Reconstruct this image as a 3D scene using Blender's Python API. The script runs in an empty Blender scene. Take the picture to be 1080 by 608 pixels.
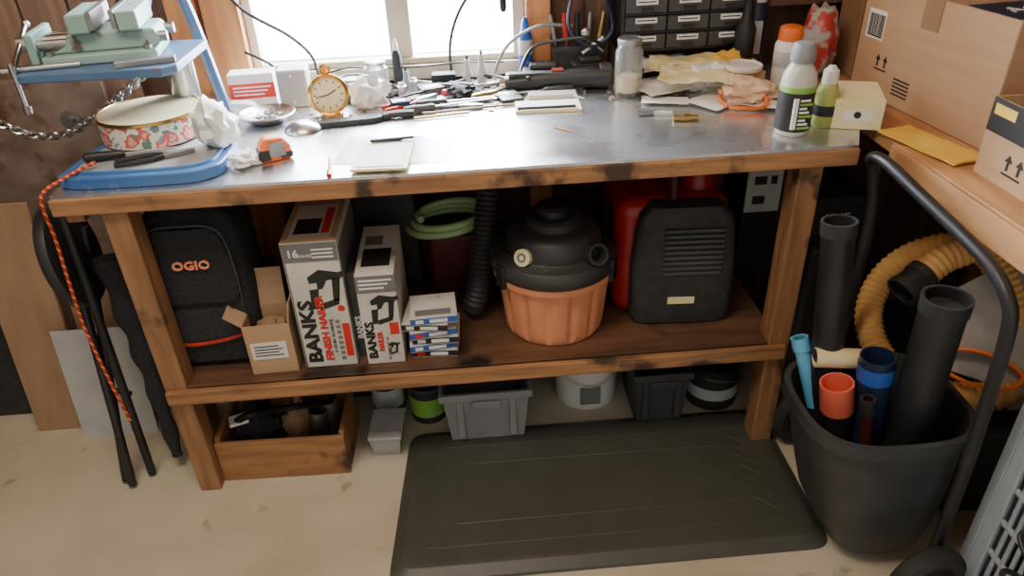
import bpy, math, random
from mathutils import Vector, Matrix, noise
random.seed(7)
SC=bpy.context.scene; COL=SC.collection
rad=math.radians
# ---------------------------------------------------------------- materials
def mat(name,c1,c2=None,rough=.6,metal=0,scale=8,bump=0,stretch=(1,1,1),detail=6,lo=.35,hi=.65,spots=None,trans=0,alpha=1,emit=0,coat=0,rvar=0):
    m=bpy.data.materials.new(name);m.use_nodes=True;nt=m.node_tree;b=nt.nodes['Principled BSDF'];L=nt.links.new
    b.inputs['Roughness'].default_value=rough;b.inputs['Metallic'].default_value=metal
    b.inputs['Transmission Weight'].default_value=trans;b.inputs['Alpha'].default_value=alpha;b.inputs['Coat Weight'].default_value=coat
    c1=(*c1,1);c2=(*c2,1) if c2 else tuple(min(1,v*.78) for v in c1[:3])+(1,)
    tc=nt.nodes.new('ShaderNodeTexCoord');mp=nt.nodes.new('ShaderNodeMapping');mp.inputs['Scale'].default_value=stretch
    n=nt.nodes.new('ShaderNodeTexNoise');n.inputs['Scale'].default_value=scale;n.inputs['Detail'].default_value=detail
    L(tc.outputs['Object'],mp.inputs[0]);L(mp.outputs[0],n.inputs['Vector'])
    r=nt.nodes.new('ShaderNodeValToRGB');r.color_ramp.elements[0].position=lo;r.color_ramp.elements[1].position=hi
    r.color_ramp.elements[0].color=c1;r.color_ramp.elements[1].color=c2
    L(n.outputs['Fac'],r.inputs[0]);out=r.outputs[0]
    if spots:
        col,sc,th=spots;n2=nt.nodes.new('ShaderNodeTexNoise');n2.inputs['Scale'].default_value=sc;n2.inputs['Detail'].default_value=8
        L(tc.outputs['Object'],n2.inputs['Vector']);r2=nt.nodes.new('ShaderNodeValToRGB')
        r2.color_ramp.elements[0].position=th;r2.color_ramp.elements[1].position=th+.08
        r2.color_ramp.elements[0].color=(0,0,0,1);r2.color_ramp.elements[1].color=(1,1,1,1);L(n2.outputs['Fac'],r2.inputs[0])
        mx=nt.nodes.new('ShaderNodeMix');mx.data_type='RGBA';L(r2.outputs[0],mx.inputs['Factor']);L(out,mx.inputs['A']);mx.inputs['B'].default_value=(*col,1);out=mx.outputs['Result']
    L(out,b.inputs['Base Color'])
    if rvar:
        mr=nt.nodes.new('ShaderNodeMapRange');mr.inputs['To Min'].default_value=rough-rvar;mr.inputs['To Max'].default_value=rough+rvar;mr.inputs['From Min'].default_value=.3;mr.inputs['From Max'].default_value=.7
        L(n.outputs['Fac'],mr.inputs['Value']);L(mr.outputs[0],b.inputs['Roughness'])
    if bump:
        bp=nt.nodes.new('ShaderNodeBump');bp.inputs['Strength'].default_value=bump;bp.inputs['Distance'].default_value=.01;L(n.outputs['Fac'],bp.inputs['Height']);L(bp.outputs[0],b.inputs['Normal'])
    return m
black=mat('black_plastic',(.014,.014,.015),(.026,.026,.028),.42)
blackmatte=mat('black_matte',(.022,.022,.022),(.036,.035,.034),.7,bump=.1,scale=40)
hosebl=mat('black_hose',(.028,.028,.031),(.042,.042,.045),.5)
vaclid=mat('dusty_black_lid',(.026,.026,.028),(.045,.043,.042),.48,spots=((.13,.12,.11),26,.64))
fabric=mat('black_fabric',(.016,.016,.020),(.032,.032,.036),.9,bump=.5,scale=160)
rubber=mat('mat_rubber',(.060,.063,.053),(.070,.073,.061),.45,scale=12,spots=((.3,.28,.2),90,.74))
dgrey=mat('dark_grey_plastic',(.045,.047,.05),(.065,.066,.068),.5)
bing=mat('bin_plastic',(.036,.039,.042),(.055,.058,.060),.42,spots=((.13,.12,.10),30,.70))
grey=mat('grey_plastic',(.26,.28,.29),(.31,.32,.32),.5)
lgrey=mat('light_grey',(.45,.46,.46),(.55,.55,.54),.5)
bluegrey=mat('blue_grey_plastic',(.40,.48,.56),(.46,.53,.60),.45)
white=mat('white_plastic',(.75,.74,.70),(.82,.81,.78),.5)
paper=mat('white_paper',(.74,.73,.69),(.84,.83,.79),.85,scale=5)
cartonw=mat('worn_white_carton',(.70,.67,.61),(.60,.57,.51),.75,scale=9,detail=8,spots=((.42,.37,.31),22,.64))
cream=mat('cream',(.74,.62,.34),(.82,.7,.42),.4)
creamp=mat('pale_gold_tin',(.78,.66,.38),(.84,.73,.46),.3)
red=mat('red_plastic',(.36,.010,.012),(.28,.01,.01),.35)
dred=mat('dark_red',(.09,.010,.010),(.05,.008,.008),.6)
orange=mat('orange_tub',(.80,.33,.17),(.68,.26,.135),.55,spots=((.48,.22,.13),20,.62))
orange2=mat('orange_bright',(.88,.20,.03),(.78,.15,.02),.45)
redor=mat('red_orange',(.85,.19,.12),(.78,.15,.09),.35)
redh=mat('red_handle',(.5,.04,.02),(.4,.03,.02),.35)
hoseor=mat('orange_hose',(.90,.55,.20),(.76,.43,.14),.5)
yellow=mat('yellow_paper',(.88,.58,.09),(.80,.50,.07),.7)
yellow2=mat('yellow_pale',(.80,.70,.34),(.84,.77,.5),.7)
ygreen=mat('yellow_green',(.40,.44,.12),(.34,.38,.10),.4)
blue=mat('blue_paint',(.04,.12,.34),(.06,.17,.40),.33,spots=((.22,.24,.29),30,.66))
blue2=mat('blue_steel_paint',(.07,.14,.27),(.10,.18,.31),.4,spots=((.22,.13,.08),40,.64))
bblue=mat('bright_blue',(.02,.09,.42),(.03,.12,.48),.4)
cyan=mat('light_blue_plastic',(.12,.46,.75),(.15,.5,.78),.4)
navy=mat('navy_plastic',(.012,.022,.06),(.016,.03,.08),.35)
teal=mat('teal_vise_paint',(.22,.35,.32),(.30,.43,.39),.5,spots=((.12,.09,.07),35,.60))
chrome=mat('chrome_steel',(.68,.68,.68),(.55,.55,.55),.28,1)
steel=mat('dull_steel',(.42,.41,.40),(.28,.27,.26),.45,1,scale=20)
rust=mat('rusty_steel',(.22,.15,.12),(.36,.28,.23),.55,.4,scale=10,spots=((.16,.075,.045),8,.55))
gold=mat('gold_brass',(.85,.52,.15),(.75,.44,.11),.25,1)
brass=mat('brass_old',(.55,.4,.17),(.44,.3,.11),.4,1)
green=mat('green_hose',(.30,.46,.20),(.36,.52,.24),.4)
greenl=mat('green_label',(.22,.46,.06),(.25,.55,.1),.5)
card=mat('cardboard',(.52,.34,.20),(.46,.295,.17),.85,scale=3,stretch=(1,1,14),lo=.3,hi=.7)
card2=mat('cardboard_dark',(.34,.20,.11),(.29,.17,.09),.85)
wood=mat('bench_wood',(.46,.235,.10),(.19,.09,.042),.6,scale=5,stretch=(1,10,10),bump=.3,spots=((.06,.034,.022),7,.57),lo=.3,hi=.75,detail=9)
woodv=mat('leg_wood',(.40,.205,.092),(.18,.09,.044),.6,scale=5,stretch=(10,10,1),bump=.3,spots=((.07,.04,.025),8,.59),lo=.3,hi=.75,detail=9)
shelfm=mat('shelf_plywood',(.16,.08,.045),(.08,.043,.026),.45,scale=4,stretch=(1,6,1),bump=.1,spots=((.025,.016,.012),5,.55))
studm=mat('stud_wood',(.58,.26,.095),(.42,.17,.06),.6,scale=4,stretch=(10,10,1),bump=.15)
wallw=mat('wall_boards',(.16,.08,.05),(.085,.045,.030),.75,scale=4,stretch=(8,8,1),bump=.3)
boardw=mat('weathered_boards',(.29,.18,.125),(.17,.105,.075),.75,scale=4,stretch=(8,8,1),bump=.3)
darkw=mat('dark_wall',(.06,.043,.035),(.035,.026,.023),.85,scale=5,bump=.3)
crate=mat('crate_wood',(.40,.21,.09),(.28,.13,.055),.6,scale=5,stretch=(1,8,8),spots=((.07,.035,.02),8,.6))
winw=mat('window_frame',(.62,.55,.43),(.52,.44,.32),.55,scale=6)
ply=mat('tan_board',(.38,.24,.14),(.32,.195,.11),.7,scale=4,stretch=(6,6,1))
sidew=mat('side_bench_wood',(.60,.33,.15),(.42,.21,.09),.6,scale=4,stretch=(7,1,7),spots=((.14,.07,.04),9,.64))
cloth=mat('tan_cloth',(.68,.44,.28),(.76,.56,.4),.9,bump=.3,scale=60)
glassm=mat('clear_glass',(.9,.92,.92),(.85,.88,.88),.05,trans=.85,alpha=.55)
smoke=mat('translucent_plastic',(.62,.62,.55),(.70,.70,.64),.25,alpha=.85)
clearp=mat('clear_plastic',(.55,.56,.55),(.6,.61,.6),.25,alpha=.6)
filmm=mat('plastic_film',(.78,.8,.83),(.86,.88,.9),.2,alpha=.5)
slate=mat('grey_slab',(.26,.255,.24),(.40,.39,.36),.75,scale=10,bump=.3)
ink=mat('black_ink',(.014,.014,.014),(.024,.024,.024),.6)
inkg=mat('grey_ink',(.16,.16,.16),(.20,.20,.20),.6)
inkw=mat('white_ink',(.8,.8,.78),(.86,.86,.84),.6)
inkr=mat('red_ink',(.72,.03,.02),(.66,.03,.02),.6)
inko=mat('orange_ink',(.95,.36,.20),(.95,.36,.20),.6)
metal=mat('galvanised_top',(.82,.83,.85),(.64,.65,.67),.27,.92,scale=6,detail=9,rvar=.10,spots=((.42,.39,.35),14,.66))
floorm=mat('concrete_floor',(.60,.54,.41),(.47,.415,.31),.7,scale=3,detail=12,bump=.15,spots=((.34,.28,.20),9,.64))
def floral():
    m=mat('floral_tin',(.86,.81,.70),(.82,.77,.66),.35);nt=m.node_tree;L=nt.links.new;b=nt.nodes['Principled BSDF']
    tc=nt.nodes.new('ShaderNodeTexCoord');prev=b.inputs['Base Color'].links[0].from_socket
    nz=nt.nodes.new('ShaderNodeTexNoise');nz.inputs['Scale'].default_value=60;L(tc.outputs['Object'],nz.inputs['Vector'])
    ad=nt.nodes.new('ShaderNodeMix');ad.data_type='RGBA';ad.inputs['Factor'].default_value=.03;L(tc.outputs['Object'],ad.inputs['A']);L(nz.outputs['Color'],ad.inputs['B'])
    for sc,th,c in((36,.33,(.14,.26,.22,1)),(25,.43,(.72,.13,.11,1)),(25,.30,(.88,.42,.38,1)),(25,.13,(.80,.60,.18,1)),(56,.24,(.2,.3,.5,1))):
        v=nt.nodes.new('ShaderNodeTexVoronoi');v.inputs['Scale'].default_value=sc;L(ad.outputs['Result'],v.inputs['Vector'])
        r=nt.nodes.new('ShaderNodeMath');r.operation='LESS_THAN';r.inputs[1].default_value=th;L(v.outputs['Distance'],r.inputs[0])
        mx=nt.nodes.new('ShaderNodeMix');mx.data_type='RGBA';L(r.outputs[0],mx.inputs['Factor']);L(prev,mx.inputs['A']);mx.inputs['B'].default_value=c;prev=mx.outputs['Result']
    L(prev,b.inputs['Base Color']);return m
floralm=floral()
def ropem():
    m=mat('braided_cord',(.6,.05,.02),None,.7);nt=m.node_tree;L=nt.links.new;b=nt.nodes['Principled BSDF']
    tc=nt.nodes.new('ShaderNodeTexCoord');w=nt.nodes.new('ShaderNodeTexWave');w.inputs['Scale'].default_value=28;w.bands_direction='DIAGONAL';L(tc.outputs['Object'],w.inputs['Vector'])
    r=nt.nodes.new('ShaderNodeValToRGB');r.color_ramp.elements[0].color=(.50,.03,.015,1);r.color_ramp.elements[1].color=(.75,.38,.12,1);r.color_ramp.elements[0].position=.75;r.color_ramp.elements[1].position=.9
    L(w.outputs['Fac'],r.inputs[0]);L(r.outputs[0],b.inputs['Base Color']);return m
rope=ropem()
# ---------------------------------------------------------------- mesh builder
class M:
    def __init__(s): s.v=[];s.f=[];s.i=[];s.mi=0
    def add(s,vs,fs):
        o=len(s.v);s.v+= [tuple(v) for v in vs];s.f+=[tuple(a+o for a in f) for f in fs];s.i+=[s.mi]*len(fs);return s
    def box(s,x0,x1,y0,y1,z0,z1,X=None):
        vs=[Vector((x,y,z)) for z in(z0,z1) for y in(y0,y1) for x in(x0,x1)]
        if X: vs=[X@v for v in vs]
        return s.add(vs,[(0,2,3,1),(4,5,7,6),(0,1,5,4),(2,6,7,3),(0,4,6,2),(1,3,7,5)])
    def prism(s,pts,z0,z1,X=None):
        n=len(pts);vs=[Vector((p[0],p[1],z0)) for p in pts]+[Vector((p[0],p[1],z1)) for p in pts]
        if X: vs=[X@v for v in vs]
        return s.add(vs,[tuple(range(n-1,-1,-1)),tuple(range(n,2*n))]+[(k,(k+1)%n,(k+1)%n+n,k+n) for k in range(n)])
    def lathe(s,prof,n=32,c=(0,0,0),X=None,sy=1):
        vs=[];fs=[]
        for r,z in prof:
            for k in range(n):
                a=2*math.pi*k/n;v=Vector((max(r,1e-5)*math.cos(a),max(r,1e-5)*math.sin(a)*sy,z))
                if X: v=X@v
                vs.append(v+Vector(c))
        for j in range(len(prof)-1):
            for k in range(n):
                fs.append((j*n+k,j*n+(k+1)%n,(j+1)*n+(k+1)%n,(j+1)*n+k))
        if prof[0][0]>1e-4: fs.append(tuple(range(n-1,-1,-1)))
        if prof[-1][0]>1e-4: fs.append(tuple(range((len(prof)-1)*n,len(prof)*n)))
        return s.add(vs,fs)
    def open_lathe(s,prof,n=32,c=(0,0,0),X=None,sy=1):
        s.lathe(prof,n,c,X,sy)
        while len(s.f[-1])==n and n>4: s.f.pop();s.i.pop()
        return s
    def tube(s,pts,r,n=10,closed=False,rib=None,cap=True,r2=None):
        P=[Vector(p) for p in pts];N=len(P);vs=[];fs=[]
        T=[((P[(i+1)%N] if closed or i<N-1 else P[i])-(P[i-1] if closed or i>0 else P[i])).normalized() for i in range(N)]
        up=Vector((0,0,1)) if abs(T[0].z)<.9 else Vector((1,0,0));u=(up-T[0]*up.dot(T[0])).normalized()
        for i in range(N):
            u=(u-T[i]*u.dot(T[i])).normalized();w=T[i].cross(u)
            rr=r(i/(N-1)) if callable(r) else r
            if rib: rr*= (1+rib) if i%2 else (1-rib)
            for k in range(n):
                a=2*math.pi*k/n;vs.append(P[i]+(u*math.cos(a)+w*math.sin(a)*(r2 or 1))*rr)
        for i in range(N if closed else N-1):
            j=(i+1)%N
            for k in range(n): fs.append((i*n+k,i*n+(k+1)%n,j*n+(k+1)%n,j*n+k))
        if cap and not closed: fs+= [tuple(range(n-1,-1,-1)),tuple(range((N-1)*n,N*n))]
        return s.add(vs,fs)
    def cyl(s,a,b,r,n=16,r1=None):
        a=Vector(a);b=Vector(b);r1=r if r1 is None else r1
        return s.tube([a,b],lambda t:r+(r1-r)*t,n)
    def pipe(s,a,b,r,t,n=24):
        a=Vector(a);b=Vector(b);d=(b-a).normalized()
        X=Matrix.Translation(a)@d.to_track_quat('Z','Y').to_matrix().to_4x4();L=(b-a).length
        return s.lathe([(r,0),(r,L),(r-t,L),(r-t,min(.02,L*.2)),(0,min(.02,L*.2))],n,X=X)
    def blob(s,c,sc,amp=.3,freq=4,seed=0,n=3,flat=None):
        import bmesh
        bm=bmesh.new();bmesh.ops.create_icosphere(bm,subdivisions=n,radius=1);c=Vector(c)
        vs=[]
        for v in bm.verts:
            d=v.co.copy();k=1+amp*noise.noise(d*freq+Vector((seed,seed*2.1,0)))+amp*.5*noise.noise(d*freq*2.7+Vector((seed,0,3)))
            q=Vector((d.x*sc[0],d.y*sc[1],d.z*sc[2]))*k+c
            if flat is not None and q.z<flat:q.z=flat
            vs.append(q)
        fs=[tuple(v.index for v in f.verts) for f in bm.faces];bm.free();return s.add(vs,fs)
    def sheet(s,w,h,nx,ny,fn,t=.0015,X=None):
        vs=[];fs=[];K=(nx+1)*(ny+1)
        for lay in(0,1):
            for j in range(ny+1):
                for i in range(nx+1):
                    x=(i/nx-.5)*w;y=(j/ny-.5)*h;v=Vector((x,y,fn(x,y)+lay*t))
                    vs.append(X@v if X else v)
        for j in range(ny):
            for i in range(nx):
                a=j*(nx+1)+i;q=(a,a+nx+1,a+nx+2,a+1);fs.append(q);fs.append(tuple(b+K for b in reversed(q)))
        bd=[i for i in range(nx+1)]+[j*(nx+1)+nx for j in range(1,ny+1)]+[ny*(nx+1)+i for i in range(nx-1,-1,-1)]+[j*(nx+1) for j in range(ny-1,0,-1)]
        for k in range(len(bd)):
            a=bd[k];b=bd[(k+1)%len(bd)];fs.append((a,b,b+K,a+K))
        return s.add(vs,fs)
def spline(pts,seg=8,closed=False):
    P=[Vector(p) for p in pts];N=len(P);o=[]
    rng=range(N) if closed else range(N-1)
    for i in rng:
        g=lambda k:P[k%N] if closed else P[max(0,min(N-1,k))]
        a,b,c,d=g(i-1),g(i),g(i+1),g(i+2)
        for j in range(seg):
            t=j/seg;o.append(.5*((2*b)+(-a+c)*t+(2*a-5*b+4*c-d)*t*t+(-a+3*b-3*c+d)*t**3))
    if not closed:o.append(P[-1])
    return o
def resample(pts,step):
    out=[pts[0]];acc=0
    for a,b in zip(pts,pts[1:]):
        L=(b-a).length;p=0
        while acc+L-p>=step:
            p+=step-acc;out.append(a+(b-a)*(p/L));acc=0
        acc+=L-p
    return out
def mk(m,name,mats,bev=0,smooth=True,ang=38,seg=2):
    me=bpy.data.meshes.new(name);me.from_pydata(m.v,[],m.f)
    for a in(mats if isinstance(mats,(list,tuple)) else [mats]): me.materials.append(a)
    me.polygons.foreach_set('material_index',m.i);me.update()
    import bmesh
    bm=bmesh.new();bm.from_mesh(me);bmesh.ops.recalc_face_normals(bm,faces=bm.faces);bm.to_mesh(me);bm.free()
    if smooth: me.shade_smooth();me.set_sharp_from_angle(angle=rad(ang))
    o=bpy.data.objects.new(name,me);COL.objects.link(o)
    if bev:
        b=o.modifiers.new('bevel','BEVEL');b.width=bev;b.segments=seg;b.limit_method='ANGLE';b.angle_limit=rad(35);b.harden_normals=True
    return o
def info(o,label,cat,group=None):
    o['label']=label;o['category']=cat
    if group:o['group']=group
def thing(name,label,cat,loc,rz=0,group=None):
    o=bpy.data.objects.new(name,None);o.empty_display_size=.05;COL.objects.link(o);o.location=loc;o.rotation_euler=(0,0,rad(rz));info(o,label,cat,group);return o
def part(par,name,m,mats,bev=0,label=None,**k):
    o=mk(m,name,mats,bev,**k);o.parent=par
    if label:o['label']=label
    return o
def solo(name,label,cat,loc,m,mats,bev=0,rz=0,group=None,**k):
    o=mk(m,name,mats,bev,**k);o.location=loc;o.rotation_euler=(0,0,rad(rz));info(o,label,cat,group);return o
def struct(name,m,mats,**k):
    o=mk(m,name,mats,**k);o['kind']='structure';return o
FR=Matrix(((1,0,0),(0,0,-1),(0,1,0))).to_4x4()
LF=Matrix(((0,0,-1),(-1,0,0),(0,1,0))).to_4x4()
TP=Matrix.Identity(4)
def text(par,s,size,loc,frame,m,rot=0,name='lettering',ext=.0006,bold=0,sx=1):
    c=bpy.data.curves.new('t','FONT');c.body=s;c.size=size;c.align_x='CENTER';c.align_y='CENTER';c.extrude=ext;c.offset=bold;c.resolution_u=2
    t=bpy.data.objects.new('t',c);COL.objects.link(t);dg=bpy.context.evaluated_depsgraph_get()
    me=bpy.data.meshes.new_from_object(t.evaluated_get(dg));bpy.data.objects.remove(t)
    me.transform(Matrix.Translation(loc)@frame@Matrix.Rotation(rad(rot),4,'Z')@Matrix.Diagonal((sx,1,1,1)))
    me.materials.clear();me.materials.append(m);o=bpy.data.objects.new(name,me);COL.objects.link(o);o.parent=par;return o
# ---------------------------------------------------------------- camera
F=780;TH=rad(31.8);A=rad(3.1);R=.043
fwd=Vector((math.sin(A)*math.cos(TH),math.cos(A)*math.cos(TH),-math.sin(TH)));r0=Vector((math.cos(A),-math.sin(A),0));u0=r0.cross(fwd)
nn=math.sqrt(1+R*R);ix=(r0-R*u0)/nn;iy=(-R*r0-u0)/nn
cd=bpy.data.cameras.new('camera');cam=bpy.data.objects.new('camera',cd);COL.objects.link(cam);SC.camera=cam
Mx=Matrix((ix,-iy,-fwd)).transposed().to_4x4();Mx.translation=(0,0,1.52);cam.matrix_world=Mx
cd.sensor_width=36;cd.lens=F/1080*36;cd.clip_start=.02
# ---------------------------------------------------------------- room
WY=2.22
struct('floor',M().box(-2,2.2,-1.2,2.6,-.1,0),floorm)
w=M();w.box(-2,-.60,WY,WY+.12,0,2.5).box(.19,2.2,WY,WY+.12,0,2.5).box(-.60,.19,WY,WY+.12,0,.945).box(-.60,.19,WY,WY+.12,2.0,2.5)
struct('wall_back',w,wallw)
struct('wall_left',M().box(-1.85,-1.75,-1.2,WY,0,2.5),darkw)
struct('wall_right',M().box(1.75,1.85,-1.2,WY,0,2.5),wallw)
struct('ceiling',M().box(-2,2.2,-.2,2.6,2.5,2.6),studm)
w=M();w.box(-.60,-.575,WY-.01,WY+.03,.945,2.0).box(.155,.19,WY-.01,WY+.03,.945,2.0).box(-.575,.155,WY-.01,WY+.03,.945,.963).box(-.575,.155,WY-.01,WY+.03,1.97,2.0)
w.box(-.205,-.140,WY,WY+.03,.963,1.97)
struct('window_1',w,winw,bev=.003)
g=bpy.data.materials.new('dusty_glass');g.use_nodes=True;nt=g.node_tree;L=nt.links.new;b_=nt.nodes['Principled BSDF']
b_.inputs['Base Color'].default_value=(.55,.6,.66,1);b_.inputs['Roughness'].default_value=.4
nz=nt.nodes.new('ShaderNodeTexNoise');nz.inputs['Scale'].default_value=12;nz.inputs['Detail'].default_value=8;tc=nt.nodes.new('ShaderNodeTexCoord');L(tc.outputs['Object'],nz.inputs['Vector'])
mr=nt.nodes.new('ShaderNodeMapRange');mr.inputs['From Min'].default_value=.5;mr.inputs['From Max'].default_value=.75;mr.inputs['To Min'].default_value=.0;mr.inputs['To Max'].default_value=.22;L(nz.outputs['Fac'],mr.inputs['Value']);L(mr.outputs[0],b_.inputs['Alpha'])
yy=WY+.032
struct('window_2',M().add([(-.575,yy,.963),(-.205,yy,.963),(-.205,yy,1.97),(-.575,yy,1.97)],[(0,1,2,3)]).add([(-.14,yy,.963),(.155,yy,.963),(.155,yy,1.97),(-.14,yy,1.97)],[(0,1,2,3)]),g,smooth=False)
struct('trim_1',M().box(-.70,-.60,WY-.05,WY+.0,.0,2.5),studm,bev=.003)
struct('trim_2',M().box(-.80,-.715,WY-.035,WY,.0,2.5),studm,bev=.003)
struct('trim_3',M().box(.19,.26,WY-.05,WY,.0,2.5),studm,bev=.003)
struct('trim_4',M().box(-.60,.19,WY-.03,WY-.0105,.905,.945),winw,bev=.003)
struct('trim_5',M().box(.36,.43,WY-.04,WY,.0,2.5),wallw,bev=.003)
struct('trim_6',M().box(-1.5,-1.42,WY-.05,WY,.0,2.5),wallw,bev=.003)
# ---------------------------------------------------------------- workbench
ZS=.36
wb=thing('workbench','long wooden workbench with scuffed galvanised sheet top and lower shelf','workbench',(0,0,0))
top=M();poly=[(-.885,1.494),(.862,1.494),(.915,1.60),(.93,2.17),(-.885,2.17)];top.prism(poly,.892,.9)
part(wb,'metal_top',top,metal,smooth=False,label='scuffed grey galvanised sheet top')
part(wb,'top_board',M().prism([(-.88,1.53),(.84,1.53),(.84,2.165),(-.88,2.165)],.865,.8915),wood)
part(wb,'front_edge',M().box(-.89,.866,1.488,1.529,.853,.8915),wood,.003)
part(wb,'side_edge',M().box(-.888,-.85,1.53,2.165,.82,.8645),woodv,.002)
for x,y in((-.772,1.535),(.770,1.535),(-.77,2.12),(.775,2.12)):
    part(wb,'leg',M().box(x-.028,x+.028,y-.032,y+.032,0,.8525 if y<2 else .8645),woodv,.004)
part(wb,'shelf',M().box(-.79,.775,1.508,2.16,ZS-.022,ZS),shelfm,.001,label='dark stained plywood lower shelf')
part(wb,'shelf_rail',M().box(-.795,.785,1.486,1.5025,ZS-.041,ZS-.001),wood,.003)
sb=thing('side_bench','side workbench with worn pine edge board','workbench',(0,0,0))
part(sb,'bench_top',M().prism([(.953,1.50),(.963,.75),(1.74,.75),(1.74,2.17),(.953,2.17)],.865,.893),sidew,.003)
part(sb,'edge_board',M().prism([(.940,1.50),(.950,.75),(.9625,.75),(.9525,1.50)],.83,.892),sidew,.002)
for x,y in((1.70,1.0),(1.70,2.1),(1.0,2.12)): part(sb,'leg',M().box(x-.035,x+.035,y-.035,y+.035,0,.864),woodv,.003)
# ---------------------------------------------------------------- floor mat
fm=thing('anti_fatigue_mat','thick grey-black foam anti-fatigue floor mat with embossed border','mat',(.275,1.405,0),0)
def rrect(c,r,n=6):
    o=[];N=len(c)
    for i in range(N):
        p=Vector(c[i]);a=(Vector(c[i-1])-p).normalized();b=(Vector(c[(i+1)%N])-p).normalized()
        for k in range(n+1):
            t=k/n;o.append(tuple(p+a*r*(1-t)**2+b*r*t**2))
    return o
c=[(-.54,-.265),(.545,-.265),(.545,.245),(-.505,.252)]
def inset(P,d):
    cx=sum(p[0] for p in P)/4;cy=sum(p[1] for p in P)/4
    return [(p[0]-math.copysign(d,p[0]-cx),p[1]-math.copysign(d,p[1]-cy)) for p in P]
h=.022;m=M();rs=[(rrect(c,.05),.001),(rrect(inset(c,.003),.05),.008),(rrect(inset(c,.030),.04),h-.001),(rrect(inset(c,.036),.04),h),(rrect(inset(c,.045),.04),h+.0002)]
n=len(rs[0][0]);NR=len(rs);vs=[(*p,z) for r_,z in rs for p in r_];fs=[(j*n+k,j*n+(k+1)%n,(j+1)*n+(k+1)%n,(j+1)*n+k) for j in range(NR-1) for k in range(n)]+[tuple(range(n-1,-1,-1)),tuple(range((NR-1)*n,NR*n))];m.add(vs,fs)
part(fm,'mat_base',m,rubber,ang=12)
m=M()
for d in(.085,.155):
    q=rrect(inset(c,d),.02,3);m.tube([(*p,h-.0012) for p in q],.0020,6,True)
q=inset(c,.12)
for k in(1,3):
    a=Vector((*q[k],h-.0012));b=Vector((*q[(k+1)%4],h-.0012));n=int((b-a).length/.035);dr=(b-a).normalized();pr=Vector((-dr.y,dr.x,0))
    pts=[a+(b-a)*(i/n)+pr*(.022 if i%2 else -.022) for i in range(n+1)];m.tube(pts,.0020,5);m.tube([p-pr*(.044 if i%2 else -.044) for i,p in enumerate(pts)],.0020,5)
part(fm,'embossed_border',m,rubber)
# ---------------------------------------------------------------- shelf items
Z=ZS+.0005
bp=thing('backpack','black fabric backpack with red piping standing on the shelf','backpack',(-.682,1.69,Z),0)
def rbox(w,d,h,taper=1,bul=.0,e=4,k0=.88):
    m=M();rings=[(0,k0),(.02,(k0+1)/2+.03),(.06,1),(h*.5,1+bul),(h-.07,taper),(h-.025,taper*.93),(h,taper*.7)]
    vs=[];fs=[];N=40
    for z,k in rings:
        for i in range(N):
            a=2*math.pi*i/N;ca,sa=math.cos(a),math.sin(a)
            vs.append((math.copysign(abs(ca)**(2/e),ca)*w/2*k,math.copysign(abs(sa)**(2/e),sa)*d/2*k,z))
    for j in range(len(rings)-1):
        for i in range(N): fs.append((j*N+i,j*N+(i+1)%N,(j+1)*N+(i+1)%N,(j+1)*N+i))
    fs+=[tuple(range(N-1,-1,-1)),tuple(range((len(rings)-1)*N,len(rings)*N))];return m.add(vs,fs)
part(bp,'bag_body',rbox(.245,.19,.43,.96,bul=.02,e=5),fabric,label='padded black fabric body')
m=rbox(.21,.035,.155,.9,e=5);m.v=[(x,y-.092,z+.02) for x,y,z in m.v];part(bp,'front_pocket',m,fabric)
m=rbox(.20,.03,.2,.92,e=5);m.v=[(x,y-.092,z+.195) for x,y,z in m.v];part(bp,'front_pocket',m,fabric)
m=M();m.tube(spline([(-.105,-.103,.078),(-.05,-.115,.080),(0,-.116,.084),(.05,-.115,.092),(.112,-.100,.106)],8),.0048,6);part(bp,'piping',m,redh,label='red piping')
m=M();m.tube(spline([(-.095,-.09,.15),(-.1,-.1,.3),(-.08,-.1,.39),(0,-.102,.405),(.08,-.1,.39),(.1,-.1,.3),(.095,-.09,.15)],8),.003,6);part(bp,'zipper',m,dgrey)
m=M();m.tube(spline([(-.04,0,.425),(-.035,-.01,.45),(.035,-.01,.45),(.04,0,.425)],6),.008,8,r2=1.6);part(bp,'handle',m,fabric)
text(bp,'OGIO',.031,(.006,-.112,.305),FR,inko,bold=.0006,ext=.003,sx=1.1)
def cbox(name,label,x,y,w,d,h,m,mats,rz=0,z=Z,bev=.002,**k):
    t=thing(name,label,'box',(x,y,z),rz,**k);part(t,'carton',m or M().box(-w/2,w/2,-d/2,d/2,0,h),mats,bev);return t
def opencarton(w_,d_,h_,th=.003):
    m=M();return m.box(-w_/2,w_/2,-d_/2,d_/2,0,th).box(-w_/2,w_/2,-d_/2,-d_/2+th,th,h_).box(-w_/2,w_/2,d_/2-th,d_/2,th,h_).box(-w_/2,-w_/2+th,-d_/2+th,d_/2-th,th,h_).box(w_/2-th,w_/2,-d_/2+th,d_/2-th,th,h_)
t=thing('cardboard_box','small open cardboard box with raised flaps and printed label','box',(-.530,1.59,Z),2)
w_,d_,h_=.115,.10,.145
part(t,'carton',opencarton(w_,d_,h_),card)
X=Matrix.Translation((-w_/2,0,h_))@Matrix.Rotation(rad(-50),4,'Y');part(t,'flap',M().box(0,.003,-d_/2,d_/2,0,.05,X),card)
X=Matrix.Translation((0,d_/2,h_))@Matrix.Rotation(rad(-12),4,'X');part(t,'flap',M().box(-w_/2+.02,w_/2-.02,-.003,0,0,.10,X),card)
X=Matrix.Translation((w_/2,0,h_))@Matrix.Rotation(rad(10),4,'Y');part(t,'flap',M().box(-.003,0,-d_/2,d_/2,0,.06,X),card)
part(t,'printed_label',M().box(-.048,.04,-.0512,-.0503,.045,.095),paper)
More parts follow.
